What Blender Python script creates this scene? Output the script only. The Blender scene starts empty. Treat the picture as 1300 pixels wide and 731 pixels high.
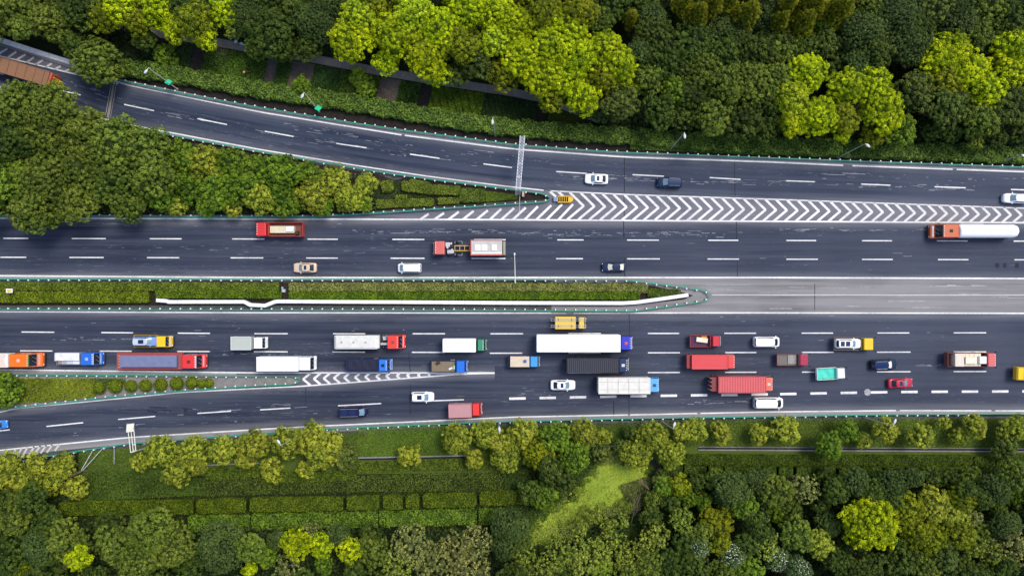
import bpy, bmesh, math, random
import numpy as np
from mathutils import Vector, Matrix
R_ = math.radians
random.seed(7)
rng = np.random.default_rng(7)
SC = bpy.context.scene
COL = SC.collection
# ------------------------------------------------------------------ camera, sky, sun, exposure
CAMH = 135.0
S = 0.155
cam_d = bpy.data.cameras.new('camera'); cam = bpy.data.objects.new('camera', cam_d); COL.objects.link(cam)
cam.location = (0, 0, CAMH); cam.rotation_euler = (0, 0, 0)
cam_d.sensor_width = 36.0; cam_d.lens = 36.0 * CAMH / (1300 * S)
cam_d.clip_start = 1.0; cam_d.clip_end = 3000
SC.camera = cam
w = bpy.data.worlds.new('World'); SC.world = w; w.use_nodes = True
SUN_EL, SUN_AZ = 60.0, 48.0          # azimuth: clockwise from +Y (the top of the picture)
nt = w.node_tree; bg = nt.nodes['Background']
sky = nt.nodes.new('ShaderNodeTexSky'); sky.sky_type = 'NISHITA'; sky.sun_disc = False
sky.sun_elevation = R_(SUN_EL); sky.sun_rotation = R_(SUN_AZ); sky.dust_density = 2.5; sky.air_density = 1.0
nt.links.new(sky.outputs[0], bg.inputs[0]); bg.inputs[1].default_value = 0.15
sl = bpy.data.lights.new('sun', 'SUN'); sl.energy = 1.6; sl.angle = R_(20); sl.color = (1.0, 0.95, 0.86)
so = bpy.data.objects.new('sun', sl); COL.objects.link(so)
d = Vector((math.sin(R_(SUN_AZ)) * math.cos(R_(SUN_EL)), math.cos(R_(SUN_AZ)) * math.cos(R_(SUN_EL)), math.sin(R_(SUN_EL))))
so.rotation_euler = d.to_track_quat('Z', 'Y').to_euler(); so.location = (60, 60, 150)
SC.view_settings.view_transform = 'Standard'; SC.view_settings.look = 'None'
SC.view_settings.exposure = 0.52; SC.view_settings.gamma = 1.0

# ------------------------------------------------------------------ helpers
def P(px, py, z=0.0):
    k = S * (CAMH - z) / CAMH
    return Vector(((px - 650) * k, (365.5 - py) * k, z))
def interp(poly, x):
    xs = [p[0] for p in poly]; ys = [p[1] for p in poly]
    if x <= xs[0]: return ys[0] + (x - xs[0]) * (ys[1] - ys[0]) / (xs[1] - xs[0])
    if x >= xs[-1]: return ys[-1] + (x - xs[-1]) * (ys[-1] - ys[-2]) / (xs[-1] - xs[-2])
    return float(np.interp(x, xs, ys))
def tag(o, label=None, cat=None, group=None, kind=None):
    if label: o['label'] = label
    if cat: o['category'] = cat
    if group: o['group'] = group
    if kind: o['kind'] = kind
    return o
def empty(name, loc, rz=0.0, label=None, cat=None, group=None):
    o = bpy.data.objects.new(name, None); COL.objects.link(o)
    o.location = loc; o.rotation_euler = (0, 0, rz); o.empty_display_size = 0.3
    return tag(o, label, cat, group)
def copy_tree(o, parent=None):
    c = o.copy(); COL.objects.link(c); c.parent = parent
    for ch in list(o.children): copy_tree(ch, c)
    return c
def link_mesh(name, me, parent=None):
    o = bpy.data.objects.new(name, me); COL.objects.link(o); o.parent = parent
    return o

class MB:
    def __init__(s): s.bm = bmesh.new()
    def box(s, x0, x1, y0, y1, z0, z1, bev=0.0):
        bm = s.bm
        r = bmesh.ops.create_cube(bm, size=1.0)
        vs = r['verts']
        for v in vs:
            v.co = Vector(((x0 + x1) / 2 + v.co.x * (x1 - x0), (y0 + y1) / 2 + v.co.y * (y1 - y0), (z0 + z1) / 2 + v.co.z * (z1 - z0)))
        if bev > 0:
            es = list({e for v in vs for e in v.link_edges})
            bmesh.ops.bevel(bm, geom=es, offset=bev, segments=2, profile=0.5, affect='EDGES')
        return s
    def tube(s, p0, p1, r0, r1=None, n=8):
        r1 = r0 if r1 is None else r1
        p0 = Vector(p0); p1 = Vector(p1); d = p1 - p0
        m = Matrix.Translation((p0 + p1) / 2) @ d.to_track_quat('Z', 'Y').to_matrix().to_4x4()
        bmesh.ops.create_cone(s.bm, cap_ends=True, segments=n, radius1=r0, radius2=r1, depth=d.length, matrix=m)
        return s
    def path(s, pts, r, n=8):
        for a, b in zip(pts[:-1], pts[1:]): s.tube(a, b, r, r, n)
        return s
    def quad(s, a, b, c, e):
        vs = [s.bm.verts.new(q) for q in (a, b, c, e)]; s.bm.faces.new(vs); return s
    def poly(s, pts):
        s.bm.faces.new([s.bm.verts.new(q) for q in pts]); return s
    def prism_y(s, prof, y0, y1, taper=None, bev=0.0):
        """side profile (x,z) list extruded in y; taper(z)-> factor on y"""
        bm = s.bm; n = len(prof)
        f = taper or (lambda x, z: 1.0)
        yc = (y0 + y1) / 2; h = (y1 - y0) / 2
        A = [bm.verts.new((x, yc - h * f(x, z), z)) for x, z in prof]
        B = [bm.verts.new((x, yc + h * f(x, z), z)) for x, z in prof]
        fs = [bm.faces.new(A), bm.faces.new(B[::-1])]
        for i in range(n):
            j = (i + 1) % n
            fs.append(bm.faces.new((A[j], A[i], B[i], B[j])))
        if bev > 0:
            es = list({e for v in A + B for e in v.link_edges})
            bmesh.ops.bevel(bm, geom=es, offset=bev, segments=2, profile=0.5, affect='EDGES')
        return s
    def slab(s, pts, z0, z1):
        """polygon (x,y) extruded between z0 and z1"""
        bm = s.bm
        A = [bm.verts.new((p[0], p[1], z0)) for p in pts]; B = [bm.verts.new((p[0], p[1], z1)) for p in pts]
        bm.faces.new(B); bm.faces.new(A[::-1])
        n = len(pts)
        for i in range(n):
            j = (i + 1) % n
            bm.faces.new((A[i], A[j], B[j], B[i]))
        return s
    def ball(s, c, r, sc=(1, 1, 1), sub=2):
        m = Matrix.Translation(c) @ Matrix.Diagonal((sc[0], sc[1], sc[2], 1))
        bmesh.ops.create_icosphere(s.bm, subdivisions=sub, radius=r, matrix=m); return s
    def build(s, name, mat, parent=None, smooth=False):
        bmesh.ops.recalc_face_normals(s.bm, faces=s.bm.faces[:])
        me = bpy.data.meshes.new(name); s.bm.to_mesh(me); s.bm.free()
        if mat: me.materials.append(mat)
        if smooth:
            for p in me.polygons: p.use_smooth = True
        return link_mesh(name, me, parent)

# ------------------------------------------------------------------ materials
def nn(nt, t, **kw):
    n = nt.nodes.new(t)
    for k, v in kw.items(): setattr(n, k, v)
    return n
def base_mat(name):
    m = bpy.data.materials.new(name); m.use_nodes = True
    return m, m.node_tree, m.node_tree.nodes['Principled BSDF']
def mathn(nt, op, a, b=None, clamp=False):
    n = nn(nt, 'ShaderNodeMath', operation=op, use_clamp=clamp)
    for i, v in enumerate((a, b)):
        if v is None: continue
        if isinstance(v, (int, float)): n.inputs[i].default_value = v
        else: nt.links.new(v, n.inputs[i])
    return n.outputs[0]
def mixc(nt, fac, a, b, mode='MIX'):
    n = nn(nt, 'ShaderNodeMix', data_type='RGBA', blend_type=mode)
    for sock, v in ((n.inputs[0], fac), (n.inputs[6], a), (n.inputs[7], b)):
        if isinstance(v, (int, float)): sock.default_value = v
        elif isinstance(v, tuple): sock.default_value = (*v[:3], 1)
        else: nt.links.new(v, sock)
    return n.outputs[2]
def noise(nt, vec, scale, detail=4, rough=0.6, xyz=(1, 1, 1), off=(0, 0, 0)):
    mp = nn(nt, 'ShaderNodeMapping'); mp.inputs['Scale'].default_value = xyz; mp.inputs['Location'].default_value = off
    nt.links.new(vec, mp.inputs[0])
    n = nn(nt, 'ShaderNodeTexNoise'); n.inputs['Scale'].default_value = scale; n.inputs['Detail'].default_value = detail; n.inputs['Roughness'].default_value = rough
    nt.links.new(mp.outputs[0], n.inputs['Vector']); return n.outputs[0]
def ramp(nt, f, a, b, lo=0.0, hi=1.0):
    n = nn(nt, 'ShaderNodeMapRange'); n.clamp = True
    nt.links.new(f, n.inputs[0]); n.inputs[1].default_value = a; n.inputs[2].default_value = b; n.inputs[3].default_value = lo; n.inputs[4].default_value = hi
    return n.outputs[0]

def paint(name, col, rough=0.35, metal=0.0, dirt=0.18, coat=0.0, dscale=1.2):
    m, nt, b = base_mat(name)
    tc = nn(nt, 'ShaderNodeTexCoord').outputs['Object']
    f = ramp(nt, noise(nt, tc, dscale, 5, 0.65), 0.42, 0.75, 0, dirt)
    c = mixc(nt, f, col, tuple(x * 0.45 + 0.02 for x in col))
    nt.links.new(c, b.inputs['Base Color']); b.inputs['Roughness'].default_value = rough; b.inputs['Metallic'].default_value = metal
    dk_ = max(col) < 0.12 and rough > 0.2; b.inputs['Specular IOR Level'].default_value = 0.12 if dk_ else 0.35; b.inputs['Coat Weight'].default_value = 0.0 if dk_ else coat * 0.4; b.inputs['Coat Roughness'].default_value = 0.1
    return m
_pm = {}
def pm(col, rough=0.4, metal=0.0, dirt=0.2, coat=0.15):
    k = (tuple(round(c, 3) for c in col), rough, metal, dirt)
    if k not in _pm: _pm[k] = paint('paint', col, rough, metal, dirt, coat)
    return _pm[k]

def asphalt(name, base, light, streak=0.35, patch=0.25, scratches=0.5, world=False, dust=0.0):
    m, nt, b = base_mat(name)
    uv = nn(nt, 'ShaderNodeNewGeometry').outputs['Position'] if world else nn(nt, 'ShaderNodeUVMap').outputs[0]
    long_ = noise(nt, uv, 1.0, 5, 0.6, (0.02, 0.9, 1))          # bands worn along the lanes
    long2 = noise(nt, uv, 1.0, 6, 0.7, (0.06, 3.0, 1), (7, 3, 0))
    big = noise(nt, uv, 0.045, 3, 0.5)
    fine = noise(nt, uv, 9.0, 3, 0.8)
    scr = noise(nt, uv, 1.0, 6, 0.75, (0.35, 4.5, 1), (3, 9, 0))
    msk = noise(nt, uv, 1.0, 3, 0.6, (0.015, 0.35, 1), (1, 5, 0))
    f = mathn(nt, 'ADD', ramp(nt, long_, 0.38, 0.62, 0, streak), ramp(nt, long2, 0.4, 0.75, 0, streak * 0.6))
    f = mathn(nt, 'ADD', f, ramp(nt, big, 0.4, 0.65, 0, patch))
    f = mathn(nt, 'ADD', f, ramp(nt, fine, 0.3, 0.8, -0.08, 0.12), True)
    c = mixc(nt, f, base, light)
    s = mathn(nt, 'MULTIPLY', ramp(nt, scr, 0.59, 0.68, 0, 1), ramp(nt, msk, 0.47, 0.56, 0, scratches))
    c = mixc(nt, s, c, (0.32, 0.32, 0.34))
    spk = noise(nt, uv, 0.55, 7, 0.82, (1, 1.6, 1), (11, 2, 0))
    c = mixc(nt, ramp(nt, spk, 0.655, 0.71, 0, scratches), c, (0.30, 0.30, 0.32))
    dk = noise(nt, uv, 1.0, 5, 0.7, (0.05, 1.3, 1), (21, 4, 0))
    c = mixc(nt, ramp(nt, dk, 0.54, 0.68, 0, 0.55), c, tuple(x * 0.45 for x in base))
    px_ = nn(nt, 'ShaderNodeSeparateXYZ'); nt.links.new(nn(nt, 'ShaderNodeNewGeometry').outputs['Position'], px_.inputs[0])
    haze_x = mathn(nt, 'MULTIPLY', ramp(nt, px_.outputs[0], -20, 80, 0, 1), ramp(nt, big, 0.2, 0.6, 0.25, 0.6))  # light haze painted into the asphalt colour, patchy and paler toward +X
    c = mixc(nt, haze_x, c, light)
    if dust:                                                # grit swept to the road edges
        eu = nn(nt, 'ShaderNodeUVMap'); eu.uv_map = 'edge'
        se = nn(nt, 'ShaderNodeSeparateXYZ'); nt.links.new(eu.outputs[0], se.inputs[0])
        e = mathn(nt, 'MAXIMUM', ramp(nt, se.outputs[0], 0.0, 1.7, 1, 0), ramp(nt, se.outputs[1], 0.0, 1.7, 1, 0))
        dn = noise(nt, uv, 1.0, 5, 0.65, (0.03, 0.5, 1), (31, 8, 0))
        e = mathn(nt, 'MULTIPLY', e, ramp(nt, dn, 0.36, 0.62, 0.12, dust))
        c = mixc(nt, e, c, (0.235, 0.235, 0.25))
    nt.links.new(c, b.inputs['Base Color']); b.inputs['Roughness'].default_value = 0.85
    b.inputs['Specular IOR Level'].default_value = 0.25
    bp = nn(nt, 'ShaderNodeBump'); bp.inputs['Strength'].default_value = 0.15; bp.inputs['Distance'].default_value = 0.02
    nt.links.new(fine, bp.inputs['Height']); nt.links.new(bp.outputs[0], b.inputs['Normal'])
    return m
def worn(name, col, under, amount=0.35):
    m, nt, b = base_mat(name)
    g = nn(nt, 'ShaderNodeNewGeometry').outputs['Position']
    f = mathn(nt, 'ADD', ramp(nt, noise(nt, g, 1.6, 6, 0.75), 0.45, 0.75, 0, amount), ramp(nt, noise(nt, g, 0.12, 2, 0.5), 0.4, 0.65, 0, amount * 0.6), True)
    nt.links.new(mixc(nt, f, col, under), b.inputs['Base Color']); b.inputs['Roughness'].default_value = 0.7
    return m
def ground(name, cols, sc=(0.08, 1.2), rough=0.95, bump=0.6, stretch=(1, 1, 1), dist=0.15):
    m, nt, b = base_mat(name)
    g = nn(nt, 'ShaderNodeNewGeometry').outputs['Position']
    a = ramp(nt, noise(nt, g, sc[0], 4, 0.6, stretch), 0.38, 0.62)
    c = ramp(nt, noise(nt, g, sc[1], 6, 0.75, stretch), 0.35, 0.68)
    fine = noise(nt, g, sc[1] * 5, 4, 0.8)
    col = mixc(nt, c, mixc(nt, a, cols[0], cols[1]), cols[2])
    col = mixc(nt, ramp(nt, fine, 0.35, 0.75, 0, 0.5), col, tuple(x * 0.4 for x in cols[0]))
    nt.links.new(col, b.inputs['Base Color']); b.inputs['Roughness'].default_value = rough; b.inputs['Specular IOR Level'].default_value = 0.15
    bp = nn(nt, 'ShaderNodeBump'); bp.inputs['Strength'].default_value = bump; bp.inputs['Distance'].default_value = dist
    nt.links.new(fine, bp.inputs['Height']); nt.links.new(bp.outputs[0], b.inputs['Normal'])
    return m
def leaf_mat():
    m, nt, b = base_mat('foliage')
    oi = nn(nt, 'ShaderNodeObjectInfo')
    at = nn(nt, 'ShaderNodeAttribute'); at.attribute_name = 'tone'
    t = at.outputs['Fac']
    hsv = nn(nt, 'ShaderNodeHueSaturation')
    nt.links.new(oi.outputs['Color'], hsv.inputs['Color'])
    nt.links.new(ramp(nt, t, 0, 1, 0.522, 0.482), hsv.inputs['Hue'])
    nt.links.new(ramp(nt, t, 0, 1, 0.30, 1.7), hsv.inputs['Value'])
    hsv.inputs['Saturation'].default_value = 1.0
    c = hsv.outputs[0]
    nt.links.new(c, b.inputs['Base Color']); b.inputs['Roughness'].default_value = 0.55
    b.inputs['Specular IOR Level'].default_value = 0.12
    tr = nn(nt, 'ShaderNodeBsdfTranslucent'); nt.links.new(c, tr.inputs[0])
    mx = nn(nt, 'ShaderNodeMixShader'); mx.inputs[0].default_value = 0.12
    nt.links.new(b.outputs[0], mx.inputs[1]); nt.links.new(tr.outputs[0], mx.inputs[2])
    nt.links.new(mx.outputs[0], nt.nodes['Material Output'].inputs[0])
    return m
LEAF = leaf_mat()
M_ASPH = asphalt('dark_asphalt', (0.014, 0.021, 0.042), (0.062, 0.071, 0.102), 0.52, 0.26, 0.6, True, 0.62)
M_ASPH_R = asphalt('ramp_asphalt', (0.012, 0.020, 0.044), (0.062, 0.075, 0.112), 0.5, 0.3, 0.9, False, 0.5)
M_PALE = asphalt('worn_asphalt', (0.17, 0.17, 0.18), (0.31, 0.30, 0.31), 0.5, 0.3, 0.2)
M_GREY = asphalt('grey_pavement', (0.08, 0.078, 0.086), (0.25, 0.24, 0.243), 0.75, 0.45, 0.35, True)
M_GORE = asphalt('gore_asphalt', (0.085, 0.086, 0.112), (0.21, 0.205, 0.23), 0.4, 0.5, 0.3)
M_LINE = worn('white_road_paint', (0.80, 0.80, 0.78), (0.22, 0.22, 0.25), 0.5)
M_LINE_D = worn('dull_road_paint', (0.62, 0.61, 0.58), (0.2, 0.2, 0.22), 0.45)
M_CRACK = ground('bitumen_joint', [(0.014, 0.016, 0.026), (0.026, 0.028, 0.04), (0.045, 0.047, 0.06)], bump=0.2)
M_CONC = ground('pale_concrete', [(0.24, 0.235, 0.225), (0.33, 0.32, 0.3), (0.2, 0.19, 0.18)], (0.1, 0.9), bump=0.2)
M_GUT = ground('gutter_concrete', [(0.075, 0.085, 0.08), (0.13, 0.14, 0.13), (0.06, 0.065, 0.055)], (0.1, 0.9), bump=0.3)
M_SOIL = ground('bare_soil', [(0.13, 0.105, 0.09), (0.17, 0.14, 0.12), (0.08, 0.062, 0.05)], (0.1, 1.5))
M_SOIL_D = ground('dark_soil', [(0.032, 0.026, 0.022), (0.045, 0.036, 0.03), (0.02, 0.016, 0.014)], (0.1, 1.5))
M_PATH = ground('path_concrete', [(0.27, 0.24, 0.205), (0.34, 0.30, 0.26), (0.2, 0.17, 0.145)], (0.06, 0.7), bump=0.2)
M_GRASS = ground('verge_grass', [(0.07, 0.12, 0.015), (0.11, 0.17, 0.02), (0.09, 0.12, 0.025)], (0.05, 1.6), bump=1.0)
M_FLOOR = ground('forest_floor', [(0.014, 0.025, 0.006), (0.026, 0.042, 0.009), (0.022, 0.022, 0.01)], (0.1, 1.2), bump=1.0)
M_ALGAE = ground('duckweed_water', [(0.26, 0.36, 0.035), (0.36, 0.45, 0.05), (0.19, 0.27, 0.03)], (0.09, 0.35), rough=0.5, bump=0.15)
M_STONE = ground('dark_stone', [(0.05, 0.05, 0.055), (0.09, 0.085, 0.09), (0.03, 0.03, 0.033)], (0.3, 2.5), bump=0.8)
M_GREEN = paint('green_rail_paint', (0.035, 0.26, 0.17), 0.45, 0, 0.3)
M_PANE = paint('lamp_shell', (0.55, 0.56, 0.58), 0.4, 0, 0.1)
M_WHITE = paint('white_enamel', (0.85, 0.86, 0.88), 0.4, 0, 0.08)
M_STEEL = paint('galvanised_steel', (0.5, 0.52, 0.55), 0.4, 0.3, 0.3)
M_CREAM = paint('cream_panel', (0.7, 0.68, 0.55), 0.5, 0, 0.2)
M_BLACK = paint('black_rubber', (0.02, 0.02, 0.022), 0.7, 0, 0.1)
M_CHASS = paint('chassis_steel', (0.05, 0.05, 0.055), 0.55, 0.2, 0.4)
M_GLASS = paint('tinted_glass', (0.015, 0.02, 0.03), 0.08, 0, 0.0, 0.5)
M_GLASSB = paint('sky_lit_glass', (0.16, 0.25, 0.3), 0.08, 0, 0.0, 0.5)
M_SUNR = paint('sunroof_glass', (0.01, 0.02, 0.07), 0.1, 0, 0.0, 0.5)
M_LAMP = paint('lamp_lens', (0.8, 0.8, 0.78), 0.2)
M_TAIL = paint('tail_lens', (0.45, 0.02, 0.02), 0.3)
M_BARK = ground('bark', [(0.11, 0.085, 0.06), (0.15, 0.12, 0.085), (0.07, 0.055, 0.04)], (0.5, 3), bump=0.8)
M_TWIG = ground('bare_twigs', [(0.24, 0.17, 0.11), (0.32, 0.24, 0.16), (0.18, 0.13, 0.09)], (0.5, 3), bump=0.5)

# ------------------------------------------------------------------ road geometry (curves read as pixel rows, then laid out in metres)
XL, XR = -420, 1720
ramp_n = [(XL, -105), (-60, 35), (0, 53), (100, 87), (156, 106), (330, 141.6), (512, 171), (650, 188.4), (793, 198.7), (970, 204.7), (1072, 209.3), (1300, 217.4), (XR, 231)]
ramp_s = [(XL, -15), (-60, 90), (0, 111), (80, 137), (156, 157), (203, 166), (330, 190), (450, 210), (543, 224), (640, 236.4), (696, 242.4), (793, 247), (869, 249.6), (970, 252.8), (1300, 264.5), (XR, 279)]
mainn_n = [(XL, 276), (0, 277), (330, 278), (640, 279), (970, 281), (1300, 282.8), (XR, 284.5)]
mainn_s = [(XL, 348), (0, 350.5), (330, 352.8), (960, 352.8), (1300, 354), (XR, 355)]
mains_n = [(XL, 394), (0, 395.5), (330, 396.7), (640, 397.3), (960, 397), (1300, 397.6), (XR, 398)]
mains_s_l = [(XL, 464), (0, 469), (330, 473), (628, 473)]
low_n = [(XL, 575), (-100, 538), (0, 523), (21, 518), (130, 507.6), (229, 497.7), (330, 492.5), (382, 490), (502, 481), (580, 475), (628, 473)]
bot_s = [(XL, 640), (-100, 585), (0, 571), (162, 555), (330, 544.5), (392, 541), (598, 531.5), (650, 529), (797, 526.3), (970, 522.5), (1138, 520.7), (1300, 521), (XR, 521)]

def ribbon(name, top, bot, x0, x1, z, mat, off=(0, 0), step=12, kind='structure', parent=None, rows=6):
    n = max(2, int((x1 - x0) / step) + 1)
    vs = []; fs = []; uvs = []; ed = []
    L = 0; prev = None
    for i in range(n + 1):
        x = x0 + (x1 - x0) * i / n
        a = P(x, interp(top, x) + off[0], 0); b = P(x, interp(bot, x) + off[1], 0)
        mid = (a + b) / 2
        if prev is not None: L += (mid - prev).length
        prev = mid
        for j in range(rows + 1):
            q = a.lerp(b, j / rows); q.z = z; vs.append(q); uvs.append((L, (a - b).length * j / rows)); ed.append(((a - b).length * j / rows, (a - b).length * (1 - j / rows)))
    for i in range(n):
        for j in range(rows):
            k = i * (rows + 1) + j
            fs.append((k, k + 1, k + rows + 2, k + rows + 1))
    me = bpy.data.meshes.new(name); me.from_pydata(vs, [], fs)
    uvl = me.uv_layers.new(name='UVMap')
    uv2 = me.uv_layers.new(name='edge')
    for lp in me.loops: uvl.data[lp.index].uv = uvs[lp.vertex_index]; uv2.data[lp.index].uv = ed[lp.vertex_index]
    uvl.active = True; uvl.active_render = True
    me.materials.append(mat)
    o = link_mesh(name, me, parent)
    if kind and not parent: o['kind'] = kind
    return o
def sheet(name, pts, z, mat, kind='structure', thick=0.0, parent=None):
    b = MB(); pp = [P(x, y) for x, y in pts]
    if thick: b.slab([(p.x, p.y) for p in pp], z - thick, z)
    else: b.poly([(p.x, p.y, z) for p in pp])
    o = b.build(name, mat, parent)
    me = o.data
    uvl = me.uv_layers.new(name='UVMap')
    for lp in me.loops:
        c = me.vertices[lp.vertex_index].co; uvl.data[lp.index].uv = (c.x, c.y)
    if kind and not parent: o['kind'] = kind
    for p in me.polygons:
        if abs(p.normal.z) > 0.5 and p.normal.z < 0 and not thick: p.flip()
    return o
ZB, ZR, ZM = 0.10, 0.106, 0.114
gb = MB(); gb.quad((-900, -900, 0), (900, -900, 0), (900, 900, 0), (-900, 900, 0)); gro = gb.build('ground', M_FLOOR); gro['kind'] = 'structure'
# pale shoulders under everything, dark carriageways on top
ribbon('ramp_shoulder', ramp_n, ramp_s, XL, XR, ZB, M_PALE, (-4.5, 4))
ribbon('carriageway_shoulder', mainn_n, mainn_s, XL, XR, ZB - 0.004, M_PALE, (-5, 3))
ribbon('carriageway_shoulder', mains_n, bot_s, 560, XR, ZB, M_PALE, (-3, 5))
ribbon('carriageway_shoulder', mains_n, mains_s_l, XL, 560, ZB, M_PALE, (-3, 4))
ribbon('ramp_shoulder', low_n, bot_s, XL, 560, ZB - 0.004, M_PALE, (-4, 8))
ribbon('gore_pavement', ramp_s, mainn_n, 400, XR, ZB + 0.003, M_GORE, (-1, 1))
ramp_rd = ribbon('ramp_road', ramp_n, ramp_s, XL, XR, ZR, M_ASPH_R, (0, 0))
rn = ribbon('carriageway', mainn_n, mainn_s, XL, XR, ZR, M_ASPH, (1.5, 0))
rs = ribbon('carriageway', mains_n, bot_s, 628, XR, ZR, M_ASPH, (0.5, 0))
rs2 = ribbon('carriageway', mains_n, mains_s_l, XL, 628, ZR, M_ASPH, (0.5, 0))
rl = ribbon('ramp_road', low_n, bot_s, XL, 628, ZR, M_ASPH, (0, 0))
ribbon('gore_pavement', mains_s_l, low_n, 300, 628, ZB + 0.003, M_GORE, (-1, 1), rows=3)
mp_n = [(XL, 355.5), (760, 355.5), (XR, 355.5)]; mp_s = [(XL, 396), (760, 396), (XR, 396)]
ribbon('median_pavement', mp_n, mp_s, 700, XR, ZB + 0.004, M_GREY, (-2, 1.5), rows=4)
ribbon('median_pavement', mp_n, mp_s, XL, 700, ZB - 0.06, M_GUT, (-1.5, 1.5), rows=4)
# hatched pavement strips in the top-left and bottom-left corners
ribbon('hatched_shoulder', ramp_n, [(XL, -75), (-60, 56), (0, 71.5), (108, 97.5), (156, 108)], XL, 150, ZR + 0.003, M_GORE, (0, 0), rows=2)

def stroke(mb, pts, wid, z=ZM):
    """painted line through pixel points"""
    q = [P(x, y) for x, y in pts]
    L = []; Rr = []
    for i, p in enumerate(q):
        a = q[max(0, i - 1)]; b = q[min(len(q) - 1, i + 1)]
        t = (b - a).normalized(); nrm = Vector((-t.y, t.x, 0)) * wid / 2
        L.append(p + nrm); Rr.append(p - nrm)
    for i in range(len(q) - 1):
        mb.quad((L[i].x, L[i].y, z), (Rr[i].x, Rr[i].y, z), (Rr[i + 1].x, Rr[i + 1].y, z), (L[i + 1].x, L[i + 1].y, z))
def edge(road, curve, wid=0.26, off=0, x0=XL, x1=XR, gaps=(), mat=None, step=24):
    b = MB(); x = x0
    segs = []; cur = x0
    for g0, g1 in gaps: segs.append((cur, g0)); cur = g1
    segs.append((cur, x1))
    for a, c in segs:
        n = max(1, int((c - a) / step))
        stroke(b, [(a + (c - a) * i / n, interp(curve, a + (c - a) * i / n) + off) for i in range(n + 1)], wid)
    b.build('edge_line', mat or M_LINE, road)
def dashes(road, segs, wid=0.215, name='lane_line'):
    b = MB()
    for s in segs: stroke(b, [(s[0], s[1]), (s[2], s[3])], wid)
    b.build(name, M_LINE, road)
edge(ramp_rd, ramp_n, gaps=((130, 137), (510, 514), (1070, 1082), (1209, 1214)), off=1)
edge(ramp_rd, ramp_s, 0.22, gaps=((690, 697),), off=0)
edge(rn, mainn_n, 0.3); edge(rn, mainn_s, 0.3, off=-0.5)
edge(rs2, mains_n, 0.26, x1=628); edge(rs, mains_n, 0.26, x0=628, gaps=((718.5, 728),))
edge(rs2, mains_s_l, 0.26, x1=628); edge(rl, low_n, 0.24, x1=628, step=10)
edge(rl, bot_s, 0.24, x1=628); edge(rs, bot_s, 0.24, x0=628, gaps=((797, 799.5), (885, 889), (1137, 1142), (1258, 1263)))
stw = ribbon('median_seam', [(700, 0), (1300, 0)], [(700, 0), (1300, 0)], 700, 701, -1, M_GREY)  # replaced below
bpy.data.objects.remove(stw)
b = MB(); stroke(b, [(904, 374.2), (XR, 375)], 0.14, ZM); mpav = [o for o in SC.objects if o.name.startswith('median_pavement')][0]; b.build('seam_line', M_LINE_D, mpav)
RD = [(63.7,111.8,102.7,121),(158,133,196,141),(251,151,288.5,158.5),(336.4,167,372.8,173.6),(427,182.4,465.5,188),(520.6,196,557.8,201.3),(613.7,208.3,650,213),(706,218,745,220.5),(803,222,842.7,224),(900.7,225.7,940,228),(998,229.7,1034,231),(1092.9,233.9,1130,235.4),(1186,237.3,1225.5,238.6),(1283,240.7,1322,242)]
RD += [(1380 + 97*i, 244 + 3*i, 1420 + 97*i, 245.3 + 3*i) for i in range(3)] + [(-30-97*i, 85-33*i, 5-97*i, 95-33*i) for i in range(3)]
dashes(ramp_rd, RD)
def row(xs, y0, y1):
    return [(a, y0 + (y1 - y0) * a / 1300, c, y0 + (y1 - y0) * c / 1300) for a, c in xs]
ext = [(1384 + 97 * i, 1424 + 97 * i) for i in range(4)]; extl = [(-92 - 97 * i, -50 - 97 * i) for i in range(4)]
R1 = [(4.7,36.4),(91.5,134.6),(190.5,230.8),(295,336),(390.7,429),(498.3,538.8),(602,642),(707.6,740.8),(796,836.2),(899,937),(998,1035.8),(1094,1132),(1189,1227.8),(1286.4,1326)] + ext + extl
R2 = [(1,33.8),(88.4,132),(187,228),(293,334.5),(388.9,429),(496,539),(598.6,641.7),(706,740),(796,837.5),(898,938),(998,1038),(1094,1133),(1190.4,1229),(1287.4,1327)] + ext + extl
dashes(rn, row(R1, 302.6, 306.2) + row(R2, 326.6, 329.8))
A_ = [(-70,-29),(27.8,69.4),(129,169.4),(226,267),(323.3,365.5),(423,464),(524,565)]
A2_ = [(622.6,664),(721.6,762.7),(822.4,862),(919.4,959.6),(1017.3,1057.3),(1113.5,1154),(1210.3,1251.4),(1308,1349),(1405,1446),(1502,1543)]
B_ = [(-72,-31),(26,67),(127,167.6),(225.3,266.4),(322.6,365.5),(422,463.5),(523,564.8)]
B2_ = [(622,663),(721.6,762.7),(822.4,863),(920.4,960),(1017.8,1058),(1113,1155.6),(1210.3,1251.6),(1308,1349),(1405,1446),(1502,1543)]
dashes(rs2, [(a, 421 + 2.4 * min(1, max(0, a / 330)), c, 421 + 2.4 * min(1, max(0, c / 330))) for a, c in A_] + [(a, 445 + 2.2 * min(1, max(0, a / 600)), c, 445 + 2.2 * min(1, max(0, c / 600))) for a, c in B_])
dashes(rs, [(a, 423.3 - (a - 700) / 500, c, 423.3 - (c - 700) / 500) for a, c in A2_] + [(a, 447.9 - (a - 700) / 360, c, 447.9 - (c - 700) / 360) for a, c in B2_]
       + [(a, 473 - (a - 700) / 310, c, 473 - (c - 700) / 310) for a, c in B2_[1:]])
thick = []
cd = [(600, 507.5), (646, 505.7), (800, 502.5), (970, 500.3), (1020, 499.3), (1130, 497.3), (1220, 496.7), (1700, 495)]
for i in range(0, 28):
    a = 646.5 + 38.4 * i - (2 if i > 8 else 0); thick.append((a, interp(cd, a), a + 20.8, interp(cd, a + 20.8)))
dashes(rs, thick, 0.47, 'short_dash_line')
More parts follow.
